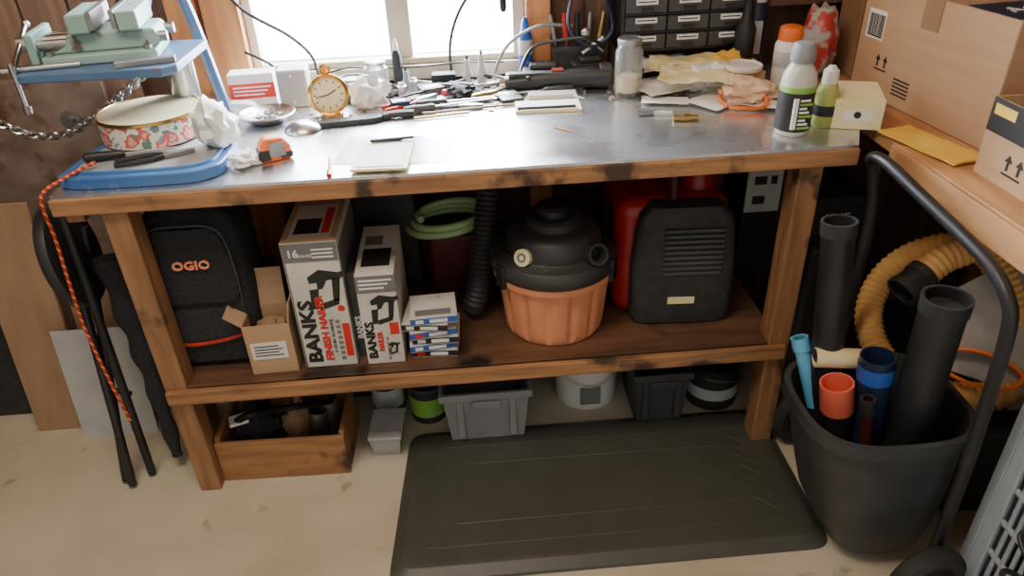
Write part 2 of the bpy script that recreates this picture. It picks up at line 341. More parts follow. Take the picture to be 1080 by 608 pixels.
for i in range(4): part(t,'printed_line',M().box(-.04,.03-.01*(i%2),-.0518,-.0513,.055+i*.009,.058+i*.009),ink)
part(t,'contents',M().blob((0,0,.10),(.045,.04,.03),.3,seed=2),card2)
def nailer(m,cx,cz,s,y):
    for pg in([(-.030,.022),(-.006,.038),(.030,.030),(.034,.016),(.006,.014),(-.004,-.004),(-.014,-.006),(-.014,.010),(-.028,.008)],[(.016,.016),(.032,.018),(.024,-.034),(.012,-.034)],[(-.030,-.006),(-.012,-.004),(-.018,-.050),(-.032,-.050)],[(-.018,-.040),(.024,-.028),(.022,-.042),(-.016,-.054)],[(.030,.030),(.042,.034),(.044,.022),(.034,.018)]):
        X=Matrix.Translation((cx,y,cz))@FR@Matrix.Diagonal((s,s,1,1));m.prism(pg,0,.0007,X)
t=cbox('tool_box_carton','tall white and black carton of a finish nailer',-.388,1.690,.132,.28,.362,None,cartonw,0)
part(t,'printed_panel',M().box(-.0645,.0645,-.1412,-.1405,.002,.36),cartonw)
part(t,'printed_band',M().box(-.0645,.0645,-.1418,-.1413,.31,.36),inkg);part(t,'printed_band',M().box(-.0645,-.060,-.1418,-.1413,.002,.31),inkg)
part(t,'printed_lid',M().box(-.064,.064,-.14,.14,.3622,.3628),card)
part(t,'printed_label',M().box(-.05,.05,-.12,.06,.3630,.3636),cartonw);part(t,'printed_label',M().box(-.04,.02,-.10,-.02,.3638,.3643),ink);part(t,'printed_label',M().box(.025,.045,-.10,.04,.3638,.3643),inkr)
part(t,'side_print',M().box(.0662,.0668,-.13,.13,.02,.34),inkg);part(t,'side_print',M().box(-.0668,-.0662,-.13,.13,.02,.34),inkg)
text(t,'BANKS',.048,(-.034,-.1424,.110),FR,ink,90,bold=.0018,sx=1.25)
text(t,'FINISH NAILER',.026,(.001,-.1424,.118),FR,inkr,90,bold=.001,sx=1.15)
text(t,'2-1/2 IN. 16 GAUGE',.012,(.019,-.1424,.095),FR,ink,90)
text(t,'16',.028,(-.040,-.1424,.333),FR,inkw,0,bold=.0006);text(t,'GAUGE',.010,(-.012,-.1424,.327),FR,inkw,0)
m=M();nailer(m,.020,.240,1.25,-.1414);part(t,'printed_picture',m,ink,label='dark printed picture of a nailer')
part(t,'printed_picture',M().lathe([(.009,0),(.009,.0009)],20,c=(.050,-.1412,.175),X=Matrix.Rotation(rad(90),4,'X')),inkr)
part(t,'printed_picture',M().box(.044,.062,-.1422,-.1414,.03,.13),inkr)
for i in range(8): part(t,'printed_line',M().box(.029,.040,-.1422,-.1414,.02+i*.016,.030+i*.016),inkg)
for i in range(3): part(t,'printed_line',M().box(.005,.055,-.1426,-.1419,.320+i*.010,.324+i*.010),inkw)
t=cbox('tool_box_carton','white carton printed with a brad nailer',-.247,1.675,.095,.26,.265,None,cartonw,0)
part(t,'printed_panel',M().box(-.047,.047,-.1312,-.1305,.002,.263),cartonw)
part(t,'printed_band',M().box(-.047,.047,-.1318,-.1313,.215,.263),inkg)
part(t,'printed_lid',M().box(-.047,.047,-.129,.129,.2652,.2658),cartonw);part(t,'printed_label',M().box(-.035,.035,-.09,0,.2660,.2666),ink);part(t,'printed_label',M().box(-.035,.01,.02,.07,.2660,.2666),inkg)
part(t,'side_print',M().box(-.0483,-.0478,-.12,.12,.02,.24),inkg)
text(t,'BANKS',.030,(-.029,-.1324,.075),FR,ink,90,bold=.0012,sx=1.2)
text(t,'NAILER',.018,(-.006,-.1324,.070),FR,inkr,90,bold=.0008)
m=M();nailer(m,.010,.172,.95,-.1314);part(t,'printed_picture',m,ink);part(t,'printed_picture',M().box(.020,.043,-.1322,-.1314,.09,.125),inkr);m=M();nailer(m,.022,.050,.42,-.1314);part(t,'printed_picture',m,ink)
for i in range(5): part(t,'printed_line',M().box(.008,.013,-.1322,-.1314,.012+i*.015,.022+i*.015),inkg)
for i in range(3): part(t,'printed_line',M().box(-.04,.02+.01*i,-.1326,-.1319,.226+i*.011,.231+i*.011),inkw)
t=cbox('tool_box_carton','slim dark carton wedged between the nailer cartons',-.3085,1.695,.024,.22,.25,None,dgrey,0)
text(t,'BANKS',.022,(0,-.1106,.09),FR,inkw,90,bold=.0006)
solo('tool_case','black plastic tool case stored at the back of the shelf','case',(-.27,1.95,Z),M().box(-.11,.11,-.05,.07,0,.38),blackmatte,.012)
for i in range(6):
    t=thing('small_carton','small white and navy fastener box in a stack','box',(-.126+(.006,-.006,.010,-.002,-.009,.007)[i],1.61-.003*i,Z+i*.0225),(-4,6,-2,7,-8,3)[i],group='stacked fastener boxes')
    part(t,'carton',M().box(-.058,.060,-.055,.055,0,.022),cartonw,.001)
    part(t,'printed_band',M().box(-.0582,.0602,-.0557,-.0549,.003,.0195),bblue if i%2 else ink)
    part(t,'printed_label',M().box(-.01,.035,-.0563,-.0558,.006,.016),inkw)
    part(t,'printed_label',M().box(-.045,-.025,-.0563,-.0558,.006,.016),inkr if i%3==0 else inkw)
part(t,'printed_label',M().box(-.045,.045,-.045,-.02,.0223,.0228),inkg)
solo('tool_box','dark red metal tool box under the bench','tool box',(-.06,1.93,Z),M().box(-.07,.07,-.07,.07,0,.19),dred,.012)
pts=[]
for k in range(int(2.6*30)):
    a=2*math.pi*k/30;q=k/78;pts.append(Vector((-.078+.02*q+(.115-.02*q)*math.cos(a),1.905+(.078-.02*q)*math.sin(a),.565+.045*q+.012*math.sin(a+1))))
solo('green_hose','loosely coiled pale green hose lying on the red box','hose',(0,0,0),M().tube(pts,.0105,12),green)
v=thing('shop_vacuum','wet and dry shop vacuum with orange tub and black motor head','vacuum',(.204,1.690,Z),0)
def fl(r,z,a,amp): return r*(1-amp*(0.5+0.5*math.cos(a*14))**4)
N_=224;rings=[(.126,0,0),(.131,.006,0),(.134,.02,.03),(.138,.06,.055),(.143,.110,.055),(.148,.150,.04),(.150,.165,0),(.160,.170,0),(.162,.188,0),(.15,.191,0),(.14,.191,0)]
m=M();vs=[(fl(r,z,2*math.pi*k/N_,am)*math.cos(2*math.pi*k/N_),fl(r,z,2*math.pi*k/N_,am)*math.sin(2*math.pi*k/N_),z) for r,z,am in rings for k in range(N_)]
fs=[(j*N_+k,j*N_+(k+1)%N_,(j+1)*N_+(k+1)%N_,(j+1)*N_+k) for j in range(len(rings)-1) for k in range(N_)]+[tuple(range(N_-1,-1,-1)),tuple(range((len(rings)-1)*N_,len(rings)*N_))]
m.add(vs,fs);part(v,'tub',m,orange,label='faded orange fluted plastic tub')
part(v,'lid',M().lathe([(.14,.191),(.165,.193),(.170,.206),(.168,.224),(.160,.234),(.130,.240),(.128,.242),(0,.242)],56),vaclid)
part(v,'motor_head',M().lathe([(.124,.238),(.123,.264),(.116,.286),(.100,.297),(.076,.300),(.074,.302),(.072,.320),(.064,.327),(0,.328)],44),vaclid)
part(v,'knob',M().lathe([(.044,.322),(.044,.346),(.036,.353),(0,.355)],24),black)
for a in(-150,-30):
    X=Matrix.Rotation(rad(a),4,'Z')@Matrix.Translation((.164,0,.195));part(v,'latch',M().box(-.006,.008,-.018,.018,-.03,.035,X),black,.004)
X=Matrix.Translation((.090,-.105,.256))@Matrix.Rotation(rad(65),4,'X')@Matrix.Rotation(rad(20),4,'Y')
part(v,'hose_port',M().lathe([(.028,-.03),(.028,.022),(.021,.022),(.021,-.02),(0,-.02)],28,X=X),blackmatte)
X=Matrix.Translation((-.088,-.100,.258))@Matrix.Rotation(rad(66),4,'X')@Matrix.Rotation(rad(-32),4,'Y')
part(v,'sticker',M().lathe([(.022,-.03),(.022,.006),(0,.007)],24,X=X),yellow2,label='round yellow sticker')
part(v,'sticker_print',M().lathe([(.012,.0),(.012,.0078),(.007,.0078),(.007,.0)],20,X=X),inkg)
hp=resample(spline([(.10,1.93,.82),(.065,1.88,.80),(.045,1.82,.70),(.020,1.76,.56),(-.002,1.72,.45),(-.015,1.73,.40),(.005,1.80,.395),(.04,1.88,.395),(.10,1.93,.40)],14),.0065)
part(v,'hose',M().tube([p-Vector((.204,1.690,Z)) for p in hp],.0300,16,rib=.08),hosebl)
g=thing('portable_generator','red and dark grey portable inverter generator','generator',(.545,1.835,Z),-4)
part(g,'shell',M().box(-.168,.13,-.165,.20,0.0,.345),red,.045,seg=6,label='glossy dark red side and top shell')
m=rbox(.268,.115,.335,.94,bul=.012,e=6,k0=.94);m.v=[(x+.008,y-.160,z+.006) for x,y,z in m.v];part(g,'front_cover',m,blackmatte,label='bulging dark grey front cover')
for i in range(9): part(g,'vent_slat',M().box(-.050,.102,-.2225,-.2165,.158+i*.0155,.167+i*.0155),dgrey,.002)
part(g,'sticker',M().box(-.030,.040,-.2205,-.2165,.070,.090),yellow2)
part(g,'carry_handle',M().tube(spline([(-.02,-.13,.335),(-.02,-.11,.395),(-.02,-.02,.415),(-.02,.10,.40),(-.02,.13,.335)],8),.016,10,r2=1.3),dred)
solo('red_funnel','red plastic funnel resting on the generator','funnel',(.600,1.77,Z+.346),M().lathe([(.046,0),(.044,.014),(.024,.06),(.010,.09),(0,.092)],20),red,0)
t=cbox('black_carton','black retail carton with white printing at the shelf back',.830,1.93,.12,.13,.44,None,ink,0)
text(t,'6692',.034,(-.01,-.0662,.38),FR,inkw,0,bold=.001)
part(t,'printed_label',M().box(-.055,.045,-.0660,-.0652,.20,.345),lgrey)
for b_ in((-.035,.0,.225,.25),(-.035,.0,.285,.31),(.012,.03,.285,.31)): part(t,'printed_picture',M().box(b_[0],b_[1],-.0672,-.0662,b_[2],b_[3]),ink)
solo('storage_tote','dark grey plastic tote standing past the bench leg','tote',(1.0,1.90,0),M().box(-.07,.10,-.17,.13,0,.5),dgrey,.015)
t=thing('tool_case','black hard case with pale lettering on the tote','case',(1.0,1.88,.501));part(t,'case_body',M().box(-.08,.10,-.12,.12,0,.14),blackmatte,.01);text(t,'KING',.03,(0,-.1208,.08),FR,inkw)
# ---------------------------------------------------------------- floor items under shelf
cr=thing('wooden_crate','low open pine crate filled with dark odds and ends','crate',(-.565,1.63,0),-1.5)
W,D,Hh,t_=.35,.20,.135,.014
for nm,b in(('crate_side',(-W/2,W/2,-D/2,-D/2+t_,0,Hh)),('crate_side',(-W/2,W/2,D/2-t_,D/2,0,Hh)),('crate_end',(-W/2,-W/2+t_,-D/2+t_,D/2-t_,0,Hh+.01)),('crate_end',(W/2-t_,W/2,-D/2+t_,D/2-t_,0,Hh+.01)),('crate_bottom',(-W/2+t_,W/2-t_,-D/2+t_,D/2-t_,0,.01))):
    part(cr,nm,M().box(*b),crate,.002)
for n_,l_,p,s_,mm,am in(('black_bag','crumpled black bag of straps in the crate',(-.645,1.64,.0105),(.065,.06,.075),fabric,.5),('brown_rag','brown crumpled rag stuffed in the crate',(-.545,1.655,.0105),(.040,.045,.07),card2,.5)):
    solo(n_,l_,n_.split('_')[1],p,M().blob((0,0,s_[2]*1.1),(s_[0],s_[1],s_[2]*1.1),am,3,seed=p[0]*9,flat=0),mm)
for x,y,h_,tl_ in((-.49,1.61,.16,.15),(-.438,1.64,.165,-.05)):
    t=thing('steel_can','dark metal cup standing in the crate','can',(x,y,.014));part(t,'can_body',M().lathe([(.024,0),(.028,h_),(.025,h_),(.022,.01),(0,.01)],24,X=Matrix.Rotation(tl_,4,'Y')),steel)
solo('leather_strap','dark strap draped over the crate contents','strap',(-.59,1.63,-.005),M().tube(spline([(-.1,-.04,.17),(-.05,-.05,.20),(.0,-.02,.185),(.06,-.04,.205),(.12,.0,.18)],8),.010,8,r2=1.5),black)
solo('masking_pad','small white pad on the crate contents','pad',(-.68,1.59,.166),M().box(-.025,.025,-.02,.02,0,.01),paper,.002,rz=20)
def taper(w,d,h,k):
    m=M();a=[(-w/2*k,-d/2*k,0),(w/2*k,-d/2*k,0),(w/2*k,d/2*k,0),(-w/2*k,d/2*k,0)];b=[(-w/2,-d/2,h),(w/2,-d/2,h),(w/2,d/2,h),(-w/2,d/2,h)]
    c=[(p[0]*.96,p[1]*.96,h) for p in b];e=[(p[0]*.96,p[1]*.96,.008) for p in a]
    q=lambda o1,o2:[(o1+i,o1+(i+1)%4,o2+(i+1)%4,o2+i) for i in range(4)]
    return m.add(a+b+c+e,[(3,2,1,0)]+q(0,4)+q(4,8)+q(8,12)+[(12,13,14,15)])
t=thing('clear_container','small clear plastic container with lid','container',(-.290,1.635,0),-3)
part(t,'container_body',taper(.09,.124,.07,.8),clearp,.004);part(t,'lid',M().box(-.048,.048,-.065,.065,.070,.078),lgrey,.003);part(t,'contents',M().blob((0,0,.03),(.028,.04,.02),.4,4,seed=3),card2)
def can(name,label,cat,x,y,r,h,body,lid,band=None,z=0,group=None):
    t=thing(name,label,cat,(x,y,z),random.uniform(-20,20),group=group)
    part(t,'can_body',M().lathe([(r*.95,0),(r,.006),(r,h-.012)],32),body)
    part(t,'lid',M().lathe([(r*1.03,h-.012),(r*1.03,h),(r*.95,h),(r*.95,h-.005),(0,h-.005)],32),lid)
    if band: part(t,'paper_label',M().lathe([(r*1.005,h*.2),(r*1.012,h*.22),(r*1.012,h*.68),(r*1.005,h*.7)],32),band)
    return t
can('plastic_tub','black tub with green label and grey lid','tub',-.175,1.755,.055,.13,blackmatte,dgrey,greenl)
can('plastic_tub','dark tub with pale label behind the container','tub',-.30,1.80,.05,.14,dgrey,black,lgrey)
def tote(name,label,x,y,w,d,h,mt,rz=0):
    t=thing(name,label,'tote',(x,y,0),rz);part(t,'tote_body',taper(w,d,h,.84),mt,.006)
    m=M();W,D=w/2+.008,d/2+.008
    m.box(-W,W,-D,-D+.012,h-.02,h+.004).box(-W,W,D-.012,D,h-.02,h+.004).box(-W,-W+.012,-D+.012,D-.012,h-.02,h+.004).box(W-.012,W,-D+.012,D-.012,h-.02,h+.004)
    part(t,'rim',m,mt,.003)
    for sx in(-.3,.3): part(t,'rib',M().box(w*sx-.01,w*sx+.01,-d/2-.002,-d/2*.9,.04,h-.02),mt,.003)
    part(t,'handle',M().box(-.04,.04,-D-.006,-D,h-.045,h-.018),mt,.003)
    return t
tote('storage_tote','small grey plastic storage tote on the floor',.0,1.705,.245,.24,.20,grey)
tote('storage_tote','dark plastic storage tote beside the white bucket',.505,1.72,.155,.23,.20,dgrey)
t=thing('plastic_bucket','white plastic bucket under the shelf','bucket',(.315,1.80,0))
part(t,'bucket_body',M().lathe([(.090,0),(.093,.005),(.100,.22),(.104,.22),(.104,.235),(.095,.235),(.088,.012),(0,.012)],36),white);part(t,'bail',M().tube(spline([(-.104,0,.21),(-.075,-.082,.13),(0,-.106,.10),(.075,-.082,.13),(.104,0,.21)],8),.002,6),steel);part(t,'paper_label',M().box(-.03,.03,-.100,-.086,.03,.09),inkg)
t=can('paint_pail','squat black pail with handle and pale label','pail',.695,1.735,.078,.15,blackmatte,black)
part(t,'bail',M().tube(spline([(-.088,0,.13),(-.05,-.085,.135),(.05,-.085,.12),(.088,0,.13)],8),.003,6),steel)
part(t,'paper_label',M().open_lathe([(.0795,.04),(.0795,.08)],32),lgrey)
solo('dark_bin','dark plastic bin at the back wall under the shelf','bin',(-.50,1.97,0),M().box(-.2,.2,-.12,.12,0,.24),blackmatte,.012)
# ---------------------------------------------------------------- left of the bench
s=thing('folding_stool','folded black metal stool with round padded seat','stool',(0,0,0))
dirn=Vector((.98,.10,.15)).normalized();X=Matrix.Translation((-.985,1.66,.675))@dirn.to_track_quat('Z','Y').to_matrix().to_4x4()
part(s,'seat',M().lathe([(.0,-.018),(.115,-.018),(.132,-.010),(.134,.0),(.130,.014),(.11,.022),(0,.024)],40,X=X),black,label='round black vinyl seat')
for a,b in(((-1.0,1.67,.62),(-.995,1.54,.01)),((-.965,1.72,.72),(-1.02,1.56,.01)),((-.935,1.60,.80),(-.955,1.58,.01))): part(s,'leg',M().cyl(a,b,.011,12),black)
part(s,'crossbar',M().cyl((-1.01,1.61,.30),(-.94,1.60,.28),.008,10),black)
pts=[(-.90,1.66,.66),(-.895,1.65,.5),(-.89,1.64,.35),(-.885,1.62,.2),(-.88,1.6,.05)]
solo('folded_chair','folded black fabric camp chair leaning by the bench leg','camp chair',(0,0,0),M().tube(spline(pts,10),lambda t:.040*(1-.6*t)*(1+.18*math.sin(t*31)),16,r2=.7),fabric)
solo('tan_board','tan hardboard panel leaning against the wall','board',(-1.285,1.81,0),M().box(-.09,.085,0,.012,0,.72,Matrix.Rotation(rad(-8),4,'X')),ply,.001)
solo('steel_sheet','grey sheet metal offcut leaning beside the stool','sheet metal',(-1.12,1.765,0),M().box(-.10,.12,0,.004,0,.36,Matrix.Rotation(rad(-8),4,'X')),lgrey)
solo('tan_board','short tan board leaning behind the sheet metal','board',(-1.11,1.85,0),M().box(-.08,.10,0,.014,0,.46,Matrix.Rotation(rad(-8),4,'X')),ply,.001)
solo('wood_offcut','short plywood offcut beside the bench leg','wood',(-.845,1.72,0),M().box(-.025,.025,-.08,.08,0,.14),ply,.002)
solo('leaning_board','dark painted board leaning at the wall','board',(-1.54,1.90,0),M().box(-.12,.12,0,.02,0,.80,Matrix.Rotation(rad(-8),4,'X')),blackmatte,.001)
rp_=thing('rusty_plate','worn grey-brown steel plate standing behind the bench end','plate',(-1.13,2.06,0));part(rp_,'plate_body',M().box(-.25,.16,0,.02,0,1.0),rust,.003)
for bx,bz in((.05,.885),(-.15,.93)): part(rp_,'washer',M().lathe([(.028,0),(.028,.004),(.012,.004),(.012,.02),(0,.02)],20,c=(bx,0,bz),X=Matrix.Rotation(rad(90),4,'X')),steel)
for i in range(5): solo('backing_plank','weathered brown plank standing against the studs','plank',(-1.46+.125*i,2.125,0),M().box(-.059,.059,0,.02+.004*(i%2),0,1.5),boardw,.003,group='planks against the studs')
m=M().tube(resample(spline([(-.80,1.56,.945),(-.85,1.52,.930),(-.888,1.482,.912),(-.899,1.482,.87),(-.91,1.50,.80),(-.925,1.51,.68),(-.935,1.515,.55),(-.925,1.51,.4),(-.915,1.51,.26)],12),.006),.0038,8)
solo('bungee_cord','red braided cord hanging over the bench corner','cord',(0,0,0),m,rope)
# ---------------------------------------------------------------- tool stand with vise
st=thing('tool_stand','blue bench tool stand with tray base and raised plate','tool stand',(0,0,0))
pts=[(-.875,1.555),(-.86,1.525),(-.80,1.512),(-.62,1.512),(-.555,1.535),(-.535,1.58),(-.54,1.70),(-.58,1.80),(-.66,1.86),(-.80,1.86),(-.85,1.75)]
BZ=.928
m=M();m.prism([tuple(p)[:2] for p in spline([(*p,0) for p in pts],4,True)],.9005,BZ);part(st,'base',m,blue,.010,seg=4,label='glossy blue cast base')
q=[((x+.70)*.86-.70,(y-1.67)*.86+1.67) for x,y in pts]
part(st,'base_pad',M().prism([tuple(p)[:2] for p in spline([(*p,0) for p in q],4,True)],BZ,BZ+.003),grey)
m=M();m.tube(spline([(*p,BZ) for p in q],5,True),.006,8,True);part(st,'base_rim',m,blue)
part(st,'post',M().lathe([(.034,BZ),(.034,1.07),(.038,1.075),(.038,1.102)],28,c=(-.685,1.87,0)),chrome)
part(st,'plate',M().prism([(-.955,1.655),(-.935,1.615),(-.63,1.610),(-.605,1.64),(-.60,1.86),(-.93,1.90)],1.103,1.123),blue2,.004,label='chipped blue steel plate')
part(st,'arm',M().tube(spline([(-.70,1.95,1.32),(-.665,1.93,1.24),(-.64,1.91,1.16),(-.615,1.89,1.03),(-.595,1.88,.902)],5),.011,6,r2=1.3),blue2)
part(st,'arm',M().tube(spline([(-.70,1.95,1.32),(-.74,1.95,1.22),(-.77,1.90,1.12)],5),.011,6,r2=1.3),blue2)
vz=thing('bench_vise','pale green cast iron vise on the blue plate','vise',(-.780,1.74,1.1235),8);vz.scale=(1.16,1.2,1.4)
part(vz,'vise_base',M().box(-.10,.10,-.06,.06,0,.016),teal,.004)
part(vz,'body',M().prism([(-.09,.016),(-.06,.026),(-.05,.045),(.10,.045),(.11,.026),(.10,.016)],-.045,.045,Matrix.Rotation(rad(90),4,'X')),teal,.005)
part(vz,'jaw',M().box(.045,.082,-.062,.062,.045,.074),teal,.004);part(vz,'jaw',M().box(-.040,-.003,-.062,.062,.045,.074),teal,.004)
part(vz,'jaw_plate',M().box(.036,.0445,-.062,.062,.05,.076),steel);part(vz,'jaw_plate',M().box(-.0025,.006,-.062,.062,.05,.076),steel)
part(vz,'guide_rail',M().cyl((-.11,-.035,.03),(.12,-.035,.03),.008),steel);part(vz,'guide_rail',M().cyl((-.11,.035,.03),(.12,.035,.03),.008),steel)
part(vz,'end_block',M().box(-.120,-.105,-.055,.055,.004,.05),teal,.004)
for x_,y_ in((-.085,-.05),(.085,-.05),(-.085,.05),(.085,.05)): part(vz,'bolt',M().lathe([(.008,.016),(.008,.022),(0,.022)],6,c=(x_,y_,0)),steel)
part(vz,'screw',M().cyl((-.05,0,.028),(-.15,0,.028),.012,16),chrome)
part(vz,'handle',M().cyl((-.145,-.075,.005),(-.145,.05,.050),.005,10),chrome)
for b in((-.145,-.075,.005),(-.145,.05,.050)): part(vz,'handle_ball',M().blob(b,(.008,.008,.007),0,n=2),chrome)
t=thing('bar_clamp','chrome adjustable clamp rod lying across the plate','clamp',(-.88,1.63,1.129));part(t,'rod',M().cyl((-.08,0,.0),(.07,.03,.0),.006),chrome);part(t,'screw_handle',M().cyl((-.045,-.022,-.07),(-.045,-.022,.02),.005),chrome);part(t,'grip',M().cyl((-.045,-.022,-.085),(-.045,-.022,-.07),.009),steel)
solo('flat_bar','steel flat bar resting on the vise plate','bar',(-.68,1.645,1.1235),M().box(-.05,.07,-.012,.012,0,.012,Matrix.Rotation(rad(14),4,'Z')),steel,.001)
cp=resample(spline([(-1.22,1.98,.91),(-1.14,1.975,.875),(-1.05,1.965,.88),(-.96,1.95,.925),(-.88,1.93,.975),(-.80,1.90,1.03),(-.75,1.89,1.09)],20),.0195)
m=M()
for i in range(len(cp)-1):
    a=cp[i];d=(cp[i+1]-a).normalized();X=Matrix.Translation(a)@d.to_track_quat('X','Z').to_matrix().to_4x4()@Matrix.Rotation(rad(90*(i%2)+25),4,'X')
    m.tube([X@Vector((math.cos(t*math.pi/6)*(.0165),math.sin(t*math.pi/6)*.0105,0)) for t in range(12)],.0034,6,True)
solo('steel_chain','galvanised steel chain hanging in front of the rusty plate','chain',(0,0,0),m,chrome)
t=thing('round_tin','round floral printed biscuit tin, open, on the blue base','tin',(-.737,1.755,BZ+.0065))
part(t,'tin_body',M().open_lathe([(.112,0),(.116,.003),(.116,.056)],56),floralm,label='cream side with red flowers')
part(t,'rim',M().open_lathe([(.116,.053),(.1185,.054),(.1185,.060),(.115,.061),(.113,.059)],56),gold)
part(t,'tin_liner',M().lathe([(.1135,.059),(.112,.004),(0,.0042)],56),creamp)
# ---------------------------------------------------------------- bench-top small things
Tz=.9005
def rotm(a): return Matrix.Rotation(rad(a),4,'Z')
def screwdriver(x,y,a,L,hm,z=Tz,label='screwdriver with coloured handle'):
    t=thing('screwdriver',label,'screwdriver',(x,y,z+.011),a)
    part(t,'handle',M().lathe([(.006,0),(.010,.004),(.011,.03),(.009,.06),(.010,.075),(.006,.085)],12,X=Matrix.Rotation(rad(90),4,'Y')),hm)
    part(t,'shaft',M().cyl((.085,0,0),(.085+L,0,0),.003,8).box(.08+L,.092+L,-.004,.004,-.001,.001),chrome)
def pliers(x,y,a,hm,z=Tz,label='pliers with dipped handles'):
    t=thing('pliers',label,'pliers',(x,y,z+.006),a)
    for s_ in(1,-1):
        part(t,'handle',M().tube(spline([(0,0,0),(-.03,.014*s_,0),(-.07,.018*s_,0),(-.11,.012*s_,0)],6),.0055,8),hm)
    part(t,'jaw',M().prism([(-.01,-.01),(.02,-.009),(.055,-.003),(.055,.003),(.02,.009),(-.01,.01)],-.005,.005),steel,.001)
screwdriver(-.84,1.595,10,.10,black,BZ+.0035,'black handled screwdriver on the blue base')
pliers(-.66,1.60,20,black,BZ+.0035,'black pliers lying on the blue base')
solo('plastic_bag','crumpled white plastic bag standing beside the tin','bag',(-.565,1.660,BZ+.0035),M().blob((0,0,.048),(.042,.05,.054),.5,2.0,seed=3,flat=0),white)
solo('plastic_bag','small crumpled white wrapper on the bench','wrapper',(-.50,1.60,Tz),M().blob((0,0,.016),(.032,.028,.018),.6,2.5,seed=9,flat=0),paper)
t=thing('tape_measure','orange and black tape measure','tape measure',(-.438,1.63,Tz),25)
part(t,'case',M().prism([(-.035,0),(.035,0),(.035,.03),(.02,.052),(-.02,.055),(-.035,.035)],-.018,.018,Matrix.Rotation(rad(90),4,'X')),orange2,.006)
part(t,'case_trim',M().box(-.037,-.012,-.02,.02,.004,.03),black,.003);part(t,'case_trim',M().box(.008,.037,-.02,.02,.004,.018),black,.003);part(t,'belt_clip',M().box(-.015,.02,-.021,-.0185,.012,.045),steel)
t=thing('paint_brush','small wooden handled paint brush','brush',(-.305,1.54,Tz+.005),97);part(t,'handle',M().cyl((-.02,0,0),(.06,0,0),.004,10,.0028),studm);part(t,'bristles',M().cyl((-.045,0,0),(-.021,0,0),.0055,10,.006),redh)
def flat(name,label,cat,x,y,w,h,mt,rz,z=Tz,amp=.001,seed=0,t=.001,group=None):
    return solo(name,label,cat,(x,y,z+amp*.6),M().sheet(w,h,20,16,lambda a,b:amp*(1+noise.noise(Vector((a*11+seed,b*11,seed))))*.8+amp*.35*noise.noise(Vector((a*30+seed,b*30,seed))),t),mt,rz=rz,group=group,ang=12)
flat('clear_sheet','clear plastic sheet lying under the notepad','plastic sheet',-.165,1.64,.26,.17,filmm,-8,amp=.0008)
t=thing('notepad','white notepad with yellow border and pen clip','notepad',(-.19,1.595,Tz+.004),-3)
part(t,'cover',M().box(-.062,.062,-.09,.09,0,.006),yellow2,.001);part(t,'page',M().box(-.052,.052,-.078,.075,.0062,.0075),paper);part(t,'clip',M().box(-.035,.035,.065,.075,.0078,.0095),steel)
t=thing('pen','black pen lying on the notepad','pen',(-.175,1.665,Tz+.017),5);part(t,'barrel',M().cyl((-.05,0,0),(.05,0,0),.0035,10),black);part(t,'tip',M().cyl((.05,0,0),(.06,0,0),.003,8,.001),chrome)
t=thing('steel_bowl','shallow steel dish full of screws','bowl',(-.51,1.905,Tz));part(t,'dish',M().lathe([(.04,0),(.045,.002),(.07,.022),(.072,.022),(.069,.024),(.044,.005),(0,.005)],36),chrome)
m=M()
for i in range(60):
    a=random.uniform(0,6.28);r=random.uniform(0,.045);p=Vector((r*math.cos(a),r*math.sin(a),.009+random.uniform(0,.014)));d=Vector((random.uniform(-1,1),random.uniform(-1,1),random.uniform(-.3,.3))).normalized()*.009;m.cyl(p-d,p+d,.0016,5)
o=solo('loose_screws','heap of small steel screws in the dish','screws',(-.51,1.905,Tz),m,steel);o['kind']='stuff'
t=thing('steel_bowl','small overturned shiny steel dish','bowl',(-.405,1.82,Tz));part(t,'dish',M().lathe([(.048,0),(.046,.006),(.03,.02),(.015,.024),(0,.025)],32),chrome)
t=thing('mantel_clock','small round gold desk clock','clock',(-.348,1.915,Tz),8)
RX=Matrix.Rotation(rad(78),4,'X')
part(t,'case',M().lathe([(.049,-.012),(.052,-.006),(.052,.008),(.045,.013),(.042,.008),(.042,-.010)],40,c=(0,0,.056),X=RX),gold)
part(t,'dial',M().lathe([(.043,.0),(.043,.006),(0,.0065)],36,c=(0,0,.056),X=RX),cream)
m=M()
for k in range(12):
    X=Matrix.Translation((0,0,.056))@RX@Matrix.Rotation(k*math.pi/6,4,'Z');m.box(-.0012,.0012,.031,.038,.0066,.0076,X)
for a,l in((-60,.022),(100,.032)):
    X=Matrix.Translation((0,0,.056))@RX@Matrix.Rotation(rad(a),4,'Z');m.box(-.0012,.0012,0,l,.0078,.0088,X)
part(t,'hands',m,ink);part(t,'foot',M().box(-.03,.03,-.012,.016,0,.008),gold,.002);part(t,'ring',M().lathe([(.012,-.003),(.015,0),(.012,.003),(.009,0),(.012,-.003)],20,c=(0,.004,.118),X=RX),gold)
t=thing('knife_sheath','long black knife in a sheath','knife',(-.26,1.850,Tz+.006),9);part(t,'sheath',M().prism([(-.13,-.016),(.03,-.02),(.05,-.012),(.05,.012),(.03,.018),(-.12,.012)],-.006,.008),black,.003)
part(t,'handle',M().tube(spline([(.05,0,.002),(.08,.004,.004),(.13,-.002,.003)],5),.010,8,r2=1.3),blackmatte)
solo('plastic_bag','crumpled clear white bag behind the knife','bag',(-.25,1.975,Tz),M().blob((0,0,.035),(.05,.035,.045),.6,2.4,seed=12,flat=0),white)
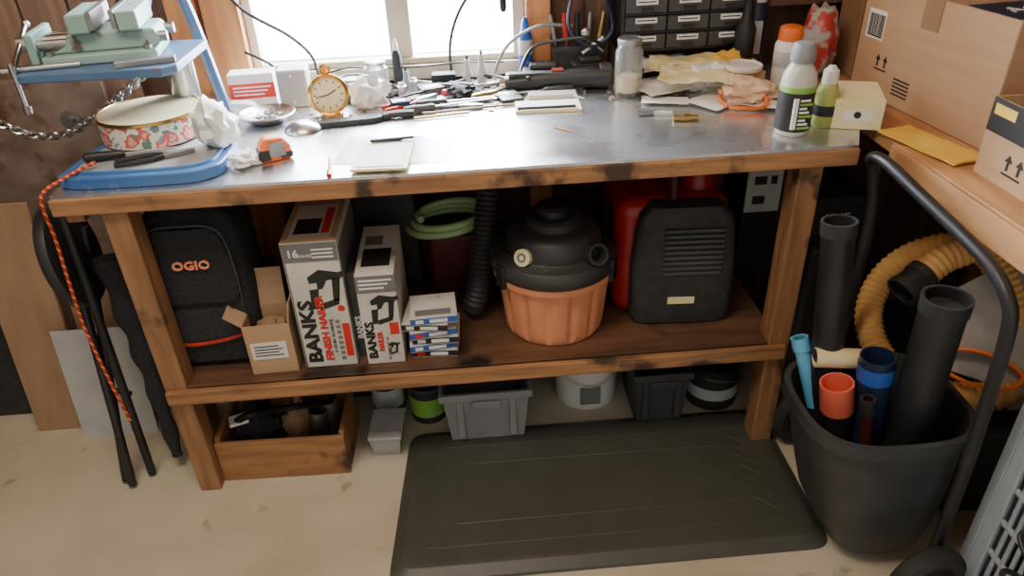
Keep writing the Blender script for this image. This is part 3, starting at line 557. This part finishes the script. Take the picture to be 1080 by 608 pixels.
def jar(x,y,r,h,label,z=Tz,fill=None):
    t=thing('glass_jar',label,'jar',(x,y,z));part(t,'jar_body',M().lathe([(r*.9,0),(r,.006),(r,h*.78),(r*.8,h*.86),(r*.8,h),(r*.76,h),(r*.76,h*.86),(r*.95,h*.77),(r*.95,.01),(0,.01)],32),glassm)
    part(t,'jar_band',M().lathe([(r*.82,h*.88),(r*.86,h*.885),(r*.86,h*.97),(r*.82,h*.98)],32),steel)
    if fill: part(t,'jar_contents',M().lathe([(r*.85,.012),(r*.9,h*.35),(0,h*.36)],24),fill)
jar(-.240,2.10,.034,.09,'small clear glass jar near the window',fill=lgrey)
jar(.44,1.945,.037,.15,'tall clear glass canning jar with pencil shavings',fill=cream)
t=thing('small_carton','red and white box of hardware','box',(-.575,2.075,Tz),4);part(t,'carton',M().box(-.06,.06,-.03,.03,0,.085),paper,.001);part(t,'printed_band',M().box(-.0605,.0605,-.0308,-.0302,.02,.06),inkr)
for i in range(3): part(t,'printed_line',M().box(-.05,.03+.01*i,-.0315,-.0309,.028+i*.01,.032+i*.01),inkw)
t=thing('electrical_box','grey metal electrical box standing on the bench','electrical box',(-.455,2.035,Tz),0);part(t,'case',M().box(-.04,.04,-.03,.03,0,.10),lgrey,.004);part(t,'cover',M().box(-.035,.035,-.0335,-.0302,.008,.092),grey,.002)
for z_ in(.015,.085): part(t,'screw',M().lathe([(.004,0),(.004,.002)],10,c=(0,-.034,z_),X=RX),chrome)
solo('foil_packet','crumpled white packet in front of the hardware box','packet',(-.60,1.98,Tz),M().blob((0,0,.014),(.06,.03,.018),.5,2,seed=22,flat=0),white)
for x,y,a,L_,hm,lb in((-.13,1.93,8,.12,black,'long black handled slotted screwdriver'),(-.06,2.02,-12,.10,redh,'red handled slotted screwdriver'),(.02,1.96,25,.11,brass,'yellow handled slotted screwdriver'),(.03,2.06,150,.10,black,'black handled nut driver tool'),(-.16,1.885,14,.16,dgrey,'long grey handled screwdriver'),(.30,2.0,188,.09,dgrey,'short grey handled screwdriver')): screwdriver(x,y,a,L_,hm,label=lb)
pliers(-.12,1.99,35,redh,label='red handled slip joint pliers');pliers(.09,2.10,-160,black,label='black handled long nose pliers');pliers(-.005,1.915,-12,dgrey,label='grey handled slip joint pliers')
for x,y,w_,h_,hh,mt,rz,lb in((-.09,2.07,.07,.05,.018,dgrey,20,'flat dark grey packet of hardware'),(.10,1.99,.08,.05,.012,lgrey,-15,'flat silver packet among the tools'),(-.17,1.95,.05,.035,.02,navy,10,'small navy box among the tools')):
    t=thing('hardware_packet',lb,'packet',(x,y,Tz),rz);part(t,'packet_body',M().box(-w_/2,w_/2,-h_/2,h_/2,0,hh),mt,.003);part(t,'printed_label',M().box(-w_*.3,w_*.3,-h_*.3,h_*.2,hh+.0003,hh+.0008),inkw)
solo('steel_rod','thin rusty steel rod across the bench','rod',(.03,1.89,Tz+.004),M().cyl((-.14,-.015,0),(.13,.02,0),.0035),rust)
solo('steel_rod','short brass coloured rod on the bench','rod',(-.05,1.85,Tz+.004),M().cyl((-.08,-.01,0),(.06,.012,0),.0035),brass)
def nozzle(x,y,h,mt,label):
    t=thing('spray_nozzle',label,'nozzle',(x,y,Tz),random.uniform(-30,30));part(t,'nozzle_base',M().lathe([(.014,0),(.014,h*.4),(.009,h*.55),(.007,h),(0,h)],16),mt);part(t,'tip',M().lathe([(.004,h),(.003,h+.012),(0,h+.013)],10),black)
nozzle(.055,2.12,.085,lgrey,'grey plastic glue nozzle');nozzle(.015,2.13,.07,lgrey,'dusty grey plastic glue nozzle');nozzle(-.16,2.12,.05,grey,'grey plastic end cap')
solo('power_adapter','black power adapter block','adapter',(-.055,2.135,Tz),M().box(-.035,.035,-.02,.02,0,.035),black,.005)
for i in range(48):
    x=random.uniform(-.42,.58);y=random.uniform(1.88,2.12)
    if i%3==0: m=M().lathe([(.004,0),(.009,0),(.009,.003),(.004,.003),(.004,0)],6)
    elif i%3==1: m=M().cyl((-.015,0,.003),(.015,0,.003),.0028,8).cyl((.0155,0,.003),(.019,0,.003),.005,6)
    else: m=M().box(-.012,.012,-.006,.006,0,.005)
    solo(('steel_washer','steel_bolt','metal_bracket')[i%3],('loose steel washer','short loose steel bolt','small metal bracket')[i%3]+' on the bench top',('washer','bolt','bracket')[i%3],(x,y,Tz),m,(steel,chrome,rust)[i%3],rz=random.uniform(0,180),group='loose hardware on the bench top')
for i,(x,y,r,hh,mt,lb) in enumerate(((-.30,2.02,.018,.05,dgrey,'dark round cap standing on the bench'),(-.17,2.04,.014,.04,chrome,'chrome socket standing on the bench'),(-.14,2.10,.012,.035,chrome,'small chrome socket on the bench'),(.13,2.05,.015,.045,white,'white plastic cap on the bench'),(.48,2.04,.025,.05,dgrey,'short dark jar by the papers'),(.40,2.03,.016,.06,yellow2,'pale yellow marker tub on the bench'))):
    solo('small_container',lb,'container',(x,y,Tz),M().lathe([(r*.95,0),(r,.003),(r,hh*.8),(r*.7,hh*.85),(r*.7,hh),(0,hh)],20),mt)
for x,y,s_,mt,lb in((.0,2.0,.03,fabric,'small crumpled black cloth among the tools'),(.16,2.07,.035,card2,'brown crumpled rag behind the tools'),(-.20,2.06,.028,dgrey,'grey crumpled cloth near the jar')): solo('shop_rag',lb,'rag',(x,y,Tz),M().blob((0,0,s_*.4),(s_*1.4,s_,s_*.6),.8,2.5,seed=x*30,flat=0),mt)
t=thing('oscillating_tool','long black power tool lying at the back of the bench','power tool',(.255,2.025,Tz),-3)
part(t,'body',M().tube(spline([(-.14,0,.022),(-.05,0,.028),(.05,0,.03),(.10,0,.032),(.145,.0,.030)],6),lambda t:.020+.012*t,14,r2=1.1),black)
part(t,'grip',M().box(-.13,.02,-.014,.014,.040,.052),blackmatte,.004);part(t,'head',M().box(.12,.155,-.022,.022,.01,.065),dgrey,.006);part(t,'switch',M().box(-.01,.02,-.006,.006,.052,.059),redh)
solo('battery_pack','black rectangular battery pack beside the power tool','battery',(.36,2.09,Tz),M().box(-.05,.05,-.022,.03,0,.055).box(-.03,.03,-.02,.02,.055,.07),blackmatte,.006,rz=8)
solo('battery_charger','dark battery charger at the back of the bench','charger',(.23,2.11,Tz),M().box(-.06,.06,-.035,.035,0,.04).box(-.04,.04,-.025,.025,.04,.055),dgrey,.006,rz=-6)
solo('scissors','pair of chrome shears leaning on the battery','shears',(.37,2.095,Tz+.0705),M().cyl((-.03,0,.006),(.03,.01,.045),.006).cyl((.03,.01,.006),(-.02,.01,.05),.005).blob((-.02,.01,.06),(.014,.006,.014),0,n=2),chrome)
t=thing('blister_pack','clear pack of coloured bits','blister pack',(.235,1.945,Tz),-4);part(t,'backing_card',M().box(-.07,.07,-.025,.025,0,.003),greenl)
for i in range(6): part(t,'bit',M().cyl((-.055+.02*i,-.015,.0095),(-.055+.02*i,.015,.0095),.006,8),redh)
part(t,'cover',M().box(-.065,.065,-.02,.02,.0032,.018),filmm,.004)
t=thing('notebook','yellow covered notebook with black spine','notebook',(.215,1.875,Tz),-3);part(t,'cover',M().box(-.085,.085,-.042,.042,0,.007),yellow2,.001);part(t,'page',M().box(-.08,.08,-.028,.036,.0072,.0082),paper)
part(t,'pen_loop',M().cyl((-.08,-.035,.012),(.07,-.033,.012),.004,8),ink)
solo('booklet','dark folded booklet behind the notebook','booklet',(.125,1.945,Tz),M().box(-.03,.03,-.02,.02,0,.012),black,.002,rz=14)
flat('paper_sheet','creased white paper sheet','paper',.56,1.97,.21,.15,paper,20,amp=.012,seed=1)
flat('paper_sheet','creased cream paper bag','paper',.64,2.03,.24,.15,yellow2,-12,z=Tz+.022,amp=.022,seed=4)
flat('paper_sheet','white receipt on the bench','paper',.52,1.86,.12,.06,paper,-15,amp=.004,seed=7)
flat('paper_sheet','curled white leaflet on the bench','paper',.73,1.79,.17,.06,paper,-30,amp=.006,seed=9)
flat('paper_sheet','large cream instruction sheet','paper',.61,1.90,.19,.12,yellow2,-20,z=Tz+.022,amp=.022,seed=11)
flat('paper_sheet','crinkled white wrapping paper','paper',.55,2.08,.18,.11,paper,5,z=Tz+.012,amp=.024,seed=15)
flat('paper_sheet','white scrap under the gloves','paper',.66,1.84,.16,.10,paper,35,amp=.005,seed=19)
solo('yellow_rag','crumpled yellow rag beside the papers','rag',(.73,2.05,Tz+.0),M().blob((0,0,.03),(.080,.042,.040),.6,1.8,seed=31,flat=0,n=4),yellow)
solo('work_gloves','crumpled tan leather work gloves','gloves',(.735,1.83,Tz+.0),M().blob((0,0,.022),(.072,.056,.032),.6,1.6,seed=41,flat=0,n=4),cloth)
m=M().tube(resample(spline([(-.05,-.02,.01),(-.055,.03,.02),(-.01,.05,.028),(.04,.03,.028),(.05,-.02,.02),(.03,-.045,.01),(-.02,-.04,.01)],10,True),.008),.005,6);solo('orange_strap','orange strap looped on the gloves','strap',(.705,1.79,Tz),m,orange2)
solo('shop_towel','crumpled white shop towel','towel',(.66,1.955,Tz+.0),M().blob((0,0,.026),(.055,.045,.034),.55,1.8,seed=51,flat=0,n=4),paper)
t=thing('jar_lid','round white plastic lid on the paper pile','lid',(.745,1.925,.957),0);part(t,'lid_disc',M().lathe([(.046,0),(.048,.003),(.048,.012),(.044,.014),(.040,.010),(0,.010)],36),white)
solo('cardboard_tray','low cardboard tray under the paper pile','tray',(.745,1.930,Tz),M().box(-.045,.045,-.04,.04,0,.055),card,.002,rz=10)
t=thing('putty_knife','small putty knife with pale handle','putty knife',(.47,1.77,Tz+.004),-15);part(t,'blade',M().prism([(-.04,-.018),(0,-.008),(0,.008),(-.04,.018)],-.001,.001),steel);part(t,'handle',M().cyl((0,0,0),(.045,0,0),.006,10,.008),lgrey)
t=thing('brass_fitting','small brass hose fitting on the bench','fitting',(.535,1.715,Tz+.007),-5);part(t,'fitting_body',M().cyl((-.03,0,0),(.03,0,0),.007,12),brass);part(t,'hex_nut',M().cyl((-.01,0,0),(.008,0,0),.0095,6) ,brass)
solo('wood_skewer','thin wooden skewer on the bench top','skewer',(.23,1.70,Tz+.003),M().cyl((-.02,.02,0),(.02,-.02,0),.002),studm)
def bottle(name,label,x,y,parts,z=Tz,rz=0):
    t=thing(name,label,'bottle',(x,y,z),rz)
    for n_,pf,mt in parts: part(t,n_,M().lathe(pf,32),mt)
    return t
t=bottle('spray_bottle','pale bottle with dark green-banded label and grey cap',.748,1.595,[('bottle_body',[(.034,0),(.038,.005),(.039,.11),(.036,.135),(.027,.152),(.023,.158),(.023,.165)],smoke),('paper_label',[(.0392,.012),(.0397,.014),(.0397,.098),(.0392,.10)],ink),('label_band',[(.0396,.100),(.0401,.101),(.0401,.112),(.0396,.113)],greenl),('cap',[(.025,.162),(.027,.165),(.026,.190),(.021,.203),(0,.206)],grey)])
for i in range(8): part(t,'printed_line',M().box(-.006,.022-.006*(i%3),-.0405,-.030,.02+.009*i,.0245+.009*i),inkw if i%3 else greenl)
part(t,'printed_panel',M().box(-.020,-.010,-.0402,-.028,.02,.09),inkw)
t=bottle('small_bottle','small bottle with olive label and white cap',.835,1.625,[('bottle_body',[(.022,0),(.025,.004),(.025,.085),(.018,.10),(.012,.105)],ygreen),('paper_label',[(.0252,.012),(.0256,.013),(.0256,.072),(.0252,.073)],ygreen),('label_band',[(.0256,.028),(.0260,.029),(.0260,.052),(.0256,.053)],ink),('cap',[(.017,.100),(.018,.103),(.017,.130),(.011,.134),(.008,.140),(0,.141)],white)])
t=bottle('spray_can','white aerosol can with orange cap and label',.86,1.925,[('can_body',[(.034,0),(.036,.003),(.036,.115),(.030,.125),(.030,.128)],white),('cap',[(.030,.126),(.031,.128),(.029,.158),(.022,.162),(0,.162)],orange2),('paper_label',[(.0362,.06),(.0366,.061),(.0366,.10),(.0362,.101)],lgrey)])
t=bottle('spray_can','dark aerosol can with silver lettering',.835,2.12,[('can_body',[(.030,0),(.032,.003),(.032,.17),(.024,.185),(.024,.188)],navy),('cap',[(.026,.187),(.027,.19),(.026,.225),(0,.227)],white)])
part(t,'printed_panel',M().box(-.012,.012,-.0330,-.025,.05,.14),lgrey)
t=bottle('spray_can','tall black bottle beside the aerosol cans',.79,2.065,[('can_body',[(.026,0),(.028,.003),(.028,.13),(.014,.16),(.012,.20)],black),('cap',[(.014,.2),(.014,.225),(0,.226)],black)])
t=thing('yellow_carton','pale yellow and white small carton on the bench corner','box',(.92,1.655,Tz),-20);part(t,'carton',M().box(-.055,.055,-.075,.075,0,.07),yellow2,.002);part(t,'printed_label',M().box(-.03,.03,-.0757,-.0752,.02,.045),paper)
m=M();m.lathe([(.008,0),(.008,.001)],14,c=(.0,-.0765,.035),X=Matrix.Rotation(rad(90),4,'X'));part(t,'printed_logo',m,ink)
solo('plastic_bag','red and grey plastic refill bag beside the cardboard box','bag',(.985,2.02,.901),M().blob((0,0,.09),(.050,.05,.10),.22,3,seed=71,flat=0),mat('red_white_bag',(.45,.05,.04),(.4,.38,.36),.35,scale=18,lo=.45,hi=.5))
solo('wooden_box','brown wooden box behind the cans','box',(.90,2.165,1.10),M().box(-.10,.10,-.025,.03,0,.12),card2,.003)
struct('trim_7',M().box(.82,1.3,WY-.09,WY-.001,1.07,1.0995),wallw)
t=bottle('glue_bottle','blue bottle with pale label near the window',.185,2.155,[('bottle_body',[(.018,0),(.020,.003),(.020,.12),(.010,.14)],bblue),('paper_label',[(.0202,.07),(.0206,.071),(.0206,.11),(.0202,.111)],lgrey),('cap',[(.011,.139),(.011,.155),(.004,.17),(0,.171)],bblue)])
t=bottle('glue_bottle','small dark glue bottle near the window',-.185,2.165,[('bottle_body',[(.013,0),(.014,.003),(.014,.085),(.007,.10)],ink),('cap',[(.008,.099),(.008,.11),(.003,.13),(0,.131)],white)])
def wire(pts,r=.003,mt=black,label='black electric cord hanging by the window'):
    solo('electric_cable',label,'cable',(0,0,0),M().tube(spline(pts,10),r,8),mt)
wire([(-.66,2.16,1.25),(-.58,2.13,1.14),(-.47,2.14,1.06),(-.42,2.15,1.0),(-.40,2.12,.95),(-.36,2.10,.905)],.0045)
wire([(-.60,2.15,1.02),(-.52,2.12,.98),(-.50,2.12,.905)],.004)
wire([(-.03,2.16,.905),(-.03,2.17,1.0),(0,2.16,1.09),(.06,2.15,1.17),(.12,2.15,1.22)],.0045)
wire([(.32,2.16,1.04),(.22,2.13,1.05),(.14,2.13,1.01),(.10,2.13,.95),(.09,2.15,.905)],.005,grey,'grey cord looping down to the bench')
wire([(.34,2.16,1.2),(.30,2.10,1.06),(.36,2.08,1.0),(.42,2.08,1.04),(.42,2.17,1.1)],.005,navy,'dark blue cable looped on the stud')
wire([(.40,2.07,1.0),(.34,2.05,1.03),(.27,2.08,1.02),(.20,2.10,1.0),(.16,2.06,.94),(.18,2.0,.945)],.0045,black,'black cord of the power tool')
wire([(-.41,2.155,.94),(-.33,2.15,.96),(-.26,2.155,.955),(-.12,2.16,.95),(0,2.16,.955),(.12,2.16,.95)],.003)
wire([(-.33,1.99,.905),(-.28,2.03,.906),(-.20,2.00,.906),(-.13,2.03,.912),(-.02,2.07,.912),(.08,2.03,.906),(.14,2.08,.906),(.17,2.12,.906)],.004,black,'black cord snaking across the bench top')
wire([(-.10,2.12,.906),(-.02,2.04,.925),(.07,1.99,.915),(.13,2.03,.925),(.08,2.10,.93),(.0,2.12,.915),(-.04,2.06,.915),(.05,1.96,.906),(.16,1.98,.906)],.004,black,'black cord tangled over the tools')
wire([(.42,2.06,.906),(.46,2.0,.906),(.50,2.10,.906),(.44,2.13,.92),(.38,2.14,.96)],.004,black,'short black cord beside the jar')
t=thing('hanging_plug','black plug hanging in front of the window','plug',(.125,2.15,1.09));part(t,'plug_body',M().lathe([(.006,0),(.010,.01),(.010,.035),(.005,.045),(.004,.12)],14),black)
t=thing('tape_roll','black tape roll behind the clock','tape',(-.375,2.05,Tz));part(t,'roll',M().lathe([(.022,0),(.04,0),(.04,.03),(.022,.03),(.022,0)],32),black)
can('metal_tin','small round dark tin near the window','tin',-.31,2.09,.035,.05,dgrey,steel,z=Tz)
solo('caddy','dark wooden caddy holding tools beside the window','caddy',(.33,2.155,Tz),M().box(-.07,.07,-.03,.014,0,.005).box(-.07,.07,-.03,-.025,.005,.09).box(-.07,.07,.009,.014,.005,.09).box(-.07,-.065,-.025,.009,.005,.09).box(.065,.07,-.025,.009,.005,.09),dgrey)
for i in range(5): solo('chisel',('steel chisel','red handled chisel','black file','steel file','yellow handled awl')[i]+' standing in the caddy','hand tool',(.285+.024*i,2.147,Tz+.006),M().cyl((0,0,0),(.008*(i-2),.004,.10),.003).cyl((.008*(i-2),.004,.10),(.014*(i-2),.008,.17),.009,10,.007),(steel,redh,black,steel,brass)[i],group='tools standing in the caddy')
dc=thing('drawer_organizer','black wall organiser with small labelled drawers','drawer cabinet',(.445,2.085,.975))
m=M();W,Hh,D=.375,.40,.13
m.box(0,W,D-.005,D,0,Hh).box(0,.008,0,D,0,Hh).box(W-.008,W,0,D,0,Hh)
for r_ in range(8): m.box(.008,W-.008,.004,D-.005,r_*.0485,r_*.0485+.005)
part(dc,'cabinet_body',m,black)
for r_ in range(7):
    for c_ in range(3):
        x0=.011+c_*.119;z0=r_*.0485+.007
        d=part(dc,'drawer',M().box(x0,x0+.115,-.003,.05,z0,z0+.039),dgrey,.003)
        part(d,'drawer_label',M().box(x0+.028,x0+.088,-.0042,-.0032,z0+.022,z0+.036),inkw)
        m=M();m.box(x0+.032,x0+.083,-.005,-.0043,z0+.028,z0+.031);part(d,'printed_line',m,ink)
        part(d,'handle',M().box(x0+.04,x0+.075,-.014,-.003,z0+.006,z0+.014),black,.002)
# ---------------------------------------------------------------- side bench boxes
def arrows(par,frame,cx,cz,s,off):
    for dx in(-.6,.6):
        pr=[(dx*s-.12*s,-.4*s),(dx*s+.12*s,-.4*s),(dx*s+.12*s,.25*s),(dx*s+.4*s,.25*s),(dx*s,.8*s),(dx*s-.4*s,.25*s),(dx*s-.12*s,.25*s)]
        part(par,'printed_arrow',M().prism(pr,0,.0006,Matrix.Translation((off,cx,cz))@frame),ink)
    part(par,'printed_line',M().box(-s,s,-.75*s,-.6*s,0,.0006,Matrix.Translation((off,cx,cz))@frame),ink)
b=thing('cardboard_box','large brown cardboard shipping box with printed marks','box',(1.31,1.70,.894),6.5)
part(b,'carton',M().box(-.24,.24,-.25,.25,0,.27),card,.004,label='brown corrugated cardboard')
part(b,'packing_tape',M().box(-.235,.24,-.03,.03,.2705,.2715),card2);part(b,'packing_tape',M().box(-.2415,-.2405,-.03,.03,.20,.27),card2)
part(b,'printed_band',M().box(-.235,.235,-.235,-.09,.2705,.2712),navy)
text(b,'ACE  ACE  ACE',.06,(0,-.165,.2722),TP,inkw,0)
arrows(b,LF,.14,.09,.024,-.2405)
part(b,'printed_label',M().box(-.2410,-.2403,.155,.225,.14,.21),paper)
m=M()
for i in range(12): m.box(-.2418,-.2411,.16+.005*i,.16+.005*i+random.choice((.002,.003)),.15,.20)
m.box(-.2418,-.2411,.16,.218,.146,.1495);part(b,'barcode',m,ink)
for i in range(5): part(b,'printed_line',M().box(-.2412,-.2405,.02,.08,.03+.009*i,.034+.009*i),ink)
b=thing('cardboard_box','smaller open cardboard box with black printed top','box',(1.130,1.235,.894),1)
part(b,'carton',opencarton(.21,.20,.155,.004),card)
part(b,'printed_band',M().box(-.1062,-.1052,-.10,.10,.09,.155),ink);part(b,'printed_logo',M().box(-.107,-.1063,.03,.09,.125,.145),yellow)
arrows(b,LF,0.0,.045,.026,-.1053)
solo('padded_envelope','yellow padded envelope on the side bench','envelope',(1.01,1.47,.8945),M().sheet(.09,.22,10,14,lambda a,b_:.004+.004*noise.noise(Vector((a*20,b_*20,0))),.004),yellow,rz=14)
solo('tall_carton','upright brown carton behind the large box','box',(1.28,2.04,.894),M().box(-.2,.3,-.04,.08,0,.45),card2,.003)
# ---------------------------------------------------------------- bin with tubes
bn=thing('tall_bin','dark grey rounded moulded bin holding tubes','bin',(.880,1.20,0))
def ring(rx,ry,cx,cy,z,n=48,e=.66):
    return [(cx+rx*math.copysign(abs(math.cos(a))**e,math.cos(a)),cy+ry*math.copysign(abs(math.sin(a))**e,math.sin(a)),z) for a in [2*math.pi*i/n for i in range(n)]]
R_=[ring(.060,.070,.03,-.01,.015),ring(.085,.092,.03,-.01,.022),ring(.115,.115,.022,-.008,.06),ring(.138,.132,.012,-.005,.13),ring(.158,.146,.0,0,.25),ring(.172,.154,-.015,.005,.385),ring(.184,.166,-.015,.005,.39),ring(.184,.166,-.015,.005,.422),ring(.171,.153,-.015,.005,.422),ring(.150,.138,.0,.0,.25),ring(.107,.107,.022,-.008,.07),ring(.07,.07,.03,-.01,.035)]
m=M();vs=sum(R_,[]);n=48;NN=len(R_);fs=[(j*n+k,j*n+(k+1)%n,(j+1)*n+(k+1)%n,(j+1)*n+k) for j in range(NN-1) for k in range(n)]+[tuple(range(n-1,-1,-1)),tuple(range((NN-1)*n,NN*n))]
m.add(vs,fs);part(bn,'bin_body',m,bing)
part(bn,'bin_foot',M().lathe([(.045,0),(.055,.0),(.055,.015),(.045,.015)],24,c=(.03,-.01,0)),black)
def tube(name,label,a,b,r,t,mt,ringm=None,ro=0,rl=.03,rr=.003):
    q=thing(name,label,'tube',a);a=Vector(a);b=Vector(b);d=(b-a).normalized()
    if ro<0:
        part(q,'tube_body',M().cyl((0,0,0),b-a-d*rl,r*.8,24),mt);part(q,'coupling',M().pipe(b-a-d*rl,b-a,r,t),ringm);return q
    part(q,'tube_body',M().pipe((0,0,0),b-a,r,t),mt)
    if ringm:
        if ro: part(q,'collar',M().open_lathe([(r+rr,0),(r+rr,rl)],28,X=Matrix.Translation(b-a-d*(ro+rl))@d.to_track_quat('Z','Y').to_matrix().to_4x4()),ringm)
        else: part(q,'collar',M().pipe(b-a-d*rl,b-a+d*.002,r+rr,.006),ringm)
    return q
tube('plastic_tube','tall black plastic vacuum extension tube',(.80,1.27,.20),(.762,1.330,.80),.034,.004,black,blackmatte)
tube('plastic_tube','wide black plastic tube with open end',(.925,1.15,.07),(.908,1.145,.715),.044,.005,black,blackmatte)
tube('plastic_tube','dark tube with bright blue collar',(.880,1.195,.10),(.842,1.205,.535),.036,.004,navy,bblue,.018,.040,.002)
tube('plastic_tube','black tube with wide salmon red coupling',(.83,1.205,.15),(.772,1.217,.460),.036,.004,black,redor,-1,.075)
tube('plastic_tube','light blue plastic pipe end',(.77,1.28,.34),(.730,1.335,.50),.017,.003,cyan,cyan)
tube('cardboard_tube','beige cardboard tube lying across the bin rim',(.862,1.258,.485),(.745,1.280,.485),.023,.004,cream)
tube('plastic_tube','slim dark red tube in the bin',(.85,1.145,.20),(.808,1.150,.465),.013,.003,dred,ink,.0,.04)
# ---------------------------------------------------------------- hand truck
ht=thing('hand_truck','black steel hand truck with curved loop handle','hand truck',(0,0,0))
fr=spline([(.895,1.47,.12),(.905,1.46,.45),(.905,1.455,.72),(.89,1.458,.84),(.872,1.45,.885),(.878,1.40,.893),(.895,1.28,.868),(.910,1.17,.845),(.918,1.08,.825),(.922,1.02,.79),(.926,1.00,.74),(.942,1.005,.60),(.960,1.013,.40),(.968,1.015,.12)],10)
part(ht,'frame',M().tube(fr,.0130,12),black,label='bent black tube frame')
ad=(Vector((.86,1.50,0))-Vector((.96,1.0,0))).normalized()
for c_ in((.925,.965,.095),(.885,1.515,.095)):
    X=Matrix.Translation(c_)@ad.to_track_quat('Z','Y').to_matrix().to_4x4()
    wv=part(ht,'wheel',M().lathe([(.06,-.018),(.080,-.022),(.092,-.014),(.095,0),(.092,.014),(.080,.022),(.06,.018),(.06,-.018)],40,X=X),blackmatte)
    part(wv,'hub',M().lathe([(.0,-.014),(.06,-.012),(.06,.012),(0,.014)],28,X=X),lgrey)
# ---------------------------------------------------------------- under side bench
tote('storage_tote','black tote standing under the side bench',1.36,1.68,.36,.34,.22,blackmatte)
C0=Vector((1.150,1.41,.460));e1=Vector((.75,-.66,0)).normalized();nr=Vector((-.55,-.62,.56)).normalized();e2=nr.cross(e1)
Lp=lambda a,b,c_:C0+e1*a+e2*b+nr*c_
pts=[]
for k in range(int(1.30*40)):
    a=2*math.pi*k/40-1.9;q=k/52;r=.200-.012*q;pts.append(Lp(r*math.cos(a)+.010*q,r*math.sin(a)*(.98-.06*q),-.02+.055*q+.010*math.sin(a*1.5)))
pts+=[Lp(.03,.165,.055),Lp(-.04,.145,.075),Lp(-.075,.10,.09),Lp(-.085,.07,.095)]
h=thing('corrugated_hose','looped pale orange corrugated vacuum hose','hose',(0,0,0));part(h,'hose_tube',M().tube(resample(spline(pts,4),.0078),.033,14,rib=.07),hoseor)
a=Lp(-.085,.085,.093);b_=Lp(-.115,.025,.120);part(h,'hose_cuff',M().pipe(a,b_,.036,.005),black,label='black rubber hose cuff');part(h,'cuff_band',M().cyl(a,a+(b_-a)*.3,.039,24),blackmatte);part(h,'cuff_band',M().pipe(a+(b_-a)*.8,b_+(b_-a)*.03,.040,.007),blackmatte)
X=Matrix((e1,e2,nr)).transposed().to_4x4();X.translation=Lp(.085,.03,.060)
solo('grey_slab','weathered grey slab leaning inside the hose loop','slab',(0,0,0),M().prism([(-.10,-.15),(.20,-.15),(.20,.13),(-.02,.13),(-.10,.04)],-.010,.010,X),slate,.004)
pts=[Lp(.085+(.085+.003*math.sin(k))*math.cos(k*.5),-.095+.038*math.sin(k*.5),.082+.0007*k) for k in range(56)]
t=solo('orange_cable','coiled orange extension cord draped over the slab','extension cord',(0,0,0),M().tube(spline(pts,2),.0045,8),orange2)
solo('plastic_bin','dark plastic bin under the hose','bin',(1.25,1.26,0),M().prism([(-.12,-.05),(.16,-.05),(.16,.04),(-.12,.04)],0,.26),dgrey,.012)
solo('red_rag','pinkish red crumpled rag behind the bin','rag',(.99,1.64,.0),M().blob((0,0,.17),(.05,.05,.18),.25,3,seed=5,flat=0),mat('pink_rag',(.48,.15,.11),(.55,.24,.18),.8))
k=thing('pet_crate','blue grey plastic crate panel with slotted vents','crate',(1.042,.60,0))
m=M();Hc=.565;Yc=.43;m.box(0,.35,0,.025,0,Hc).box(0,.35,Yc-.025,Yc,0,Hc).box(0,.35,.025,Yc-.025,Hc-.025,Hc).box(0,.35,.025,Yc-.025,0,.03)
m.box(0.0,.012,.025,.06,.03,Hc-.025).box(0,.012,Yc-.06,Yc-.025,.03,Hc-.025).box(0,.012,.06,Yc-.06,.46,Hc-.025).box(0,.012,.06,Yc-.06,.03,.08)
for i in range(14): m.box(.002,.010,.065+.0215*i,.065+.0215*i+.010,.08,.46)
for z_ in(.17,.26,.35): m.box(.001,.011,.06,Yc-.06,z_,z_+.012)
part(k,'shell',m,bluegrey,.003);part(k,'inner_panel',M().box(.10,.11,.03,Yc-.03,.03,.52),black)
solo('electric_cable','coiled black cord beside the grey crate','cable',(0,0,0),M().tube(spline([Vector((1.015+.014*math.sin(q),.80+.09*math.cos(q),.10+.018*q)) for q in [x*.6 for x in range(30)]],3),.006,8),black)
# ---------------------------------------------------------------- lights
W=bpy.data.worlds.new('world');SC.world=W;W.use_nodes=True;nt=W.node_tree;L=nt.links.new;bg=nt.nodes['Background']
tc=nt.nodes.new('ShaderNodeTexCoord');sp=nt.nodes.new('ShaderNodeSeparateXYZ');L(tc.outputs['Generated'],sp.inputs[0])
rp=nt.nodes.new('ShaderNodeValToRGB');rp.color_ramp.elements[0].position=.0;rp.color_ramp.elements[1].position=.6
rp.color_ramp.elements[0].color=(.49,.47,.43,1);rp.color_ramp.elements[1].color=(11,12.2,13.8,1);L(sp.outputs['Y'],rp.inputs[0]);L(rp.outputs[0],bg.inputs[0]);bg.inputs[1].default_value=1.6
def area(name,loc,rot,sx,sy,e,col):
    l=bpy.data.lights.new(name,'AREA');l.shape='RECTANGLE';l.size=sx;l.size_y=sy;l.energy=e;l.color=col;o=bpy.data.objects.new(name,l);COL.objects.link(o);o.location=loc;o.rotation_euler=[rad(a) for a in rot];return o
area('daylight_window',(.22,2.58,1.55),(-84,0,0),1.1,1.3,290,(.86,.93,1))
area('added_overhead_fill',(-.5,.75,2.42),(4,0,0),1.0,.5,27,(1,.90,.74))  # unseen overhead fill, added to brighten the floor while the shelf stays dim
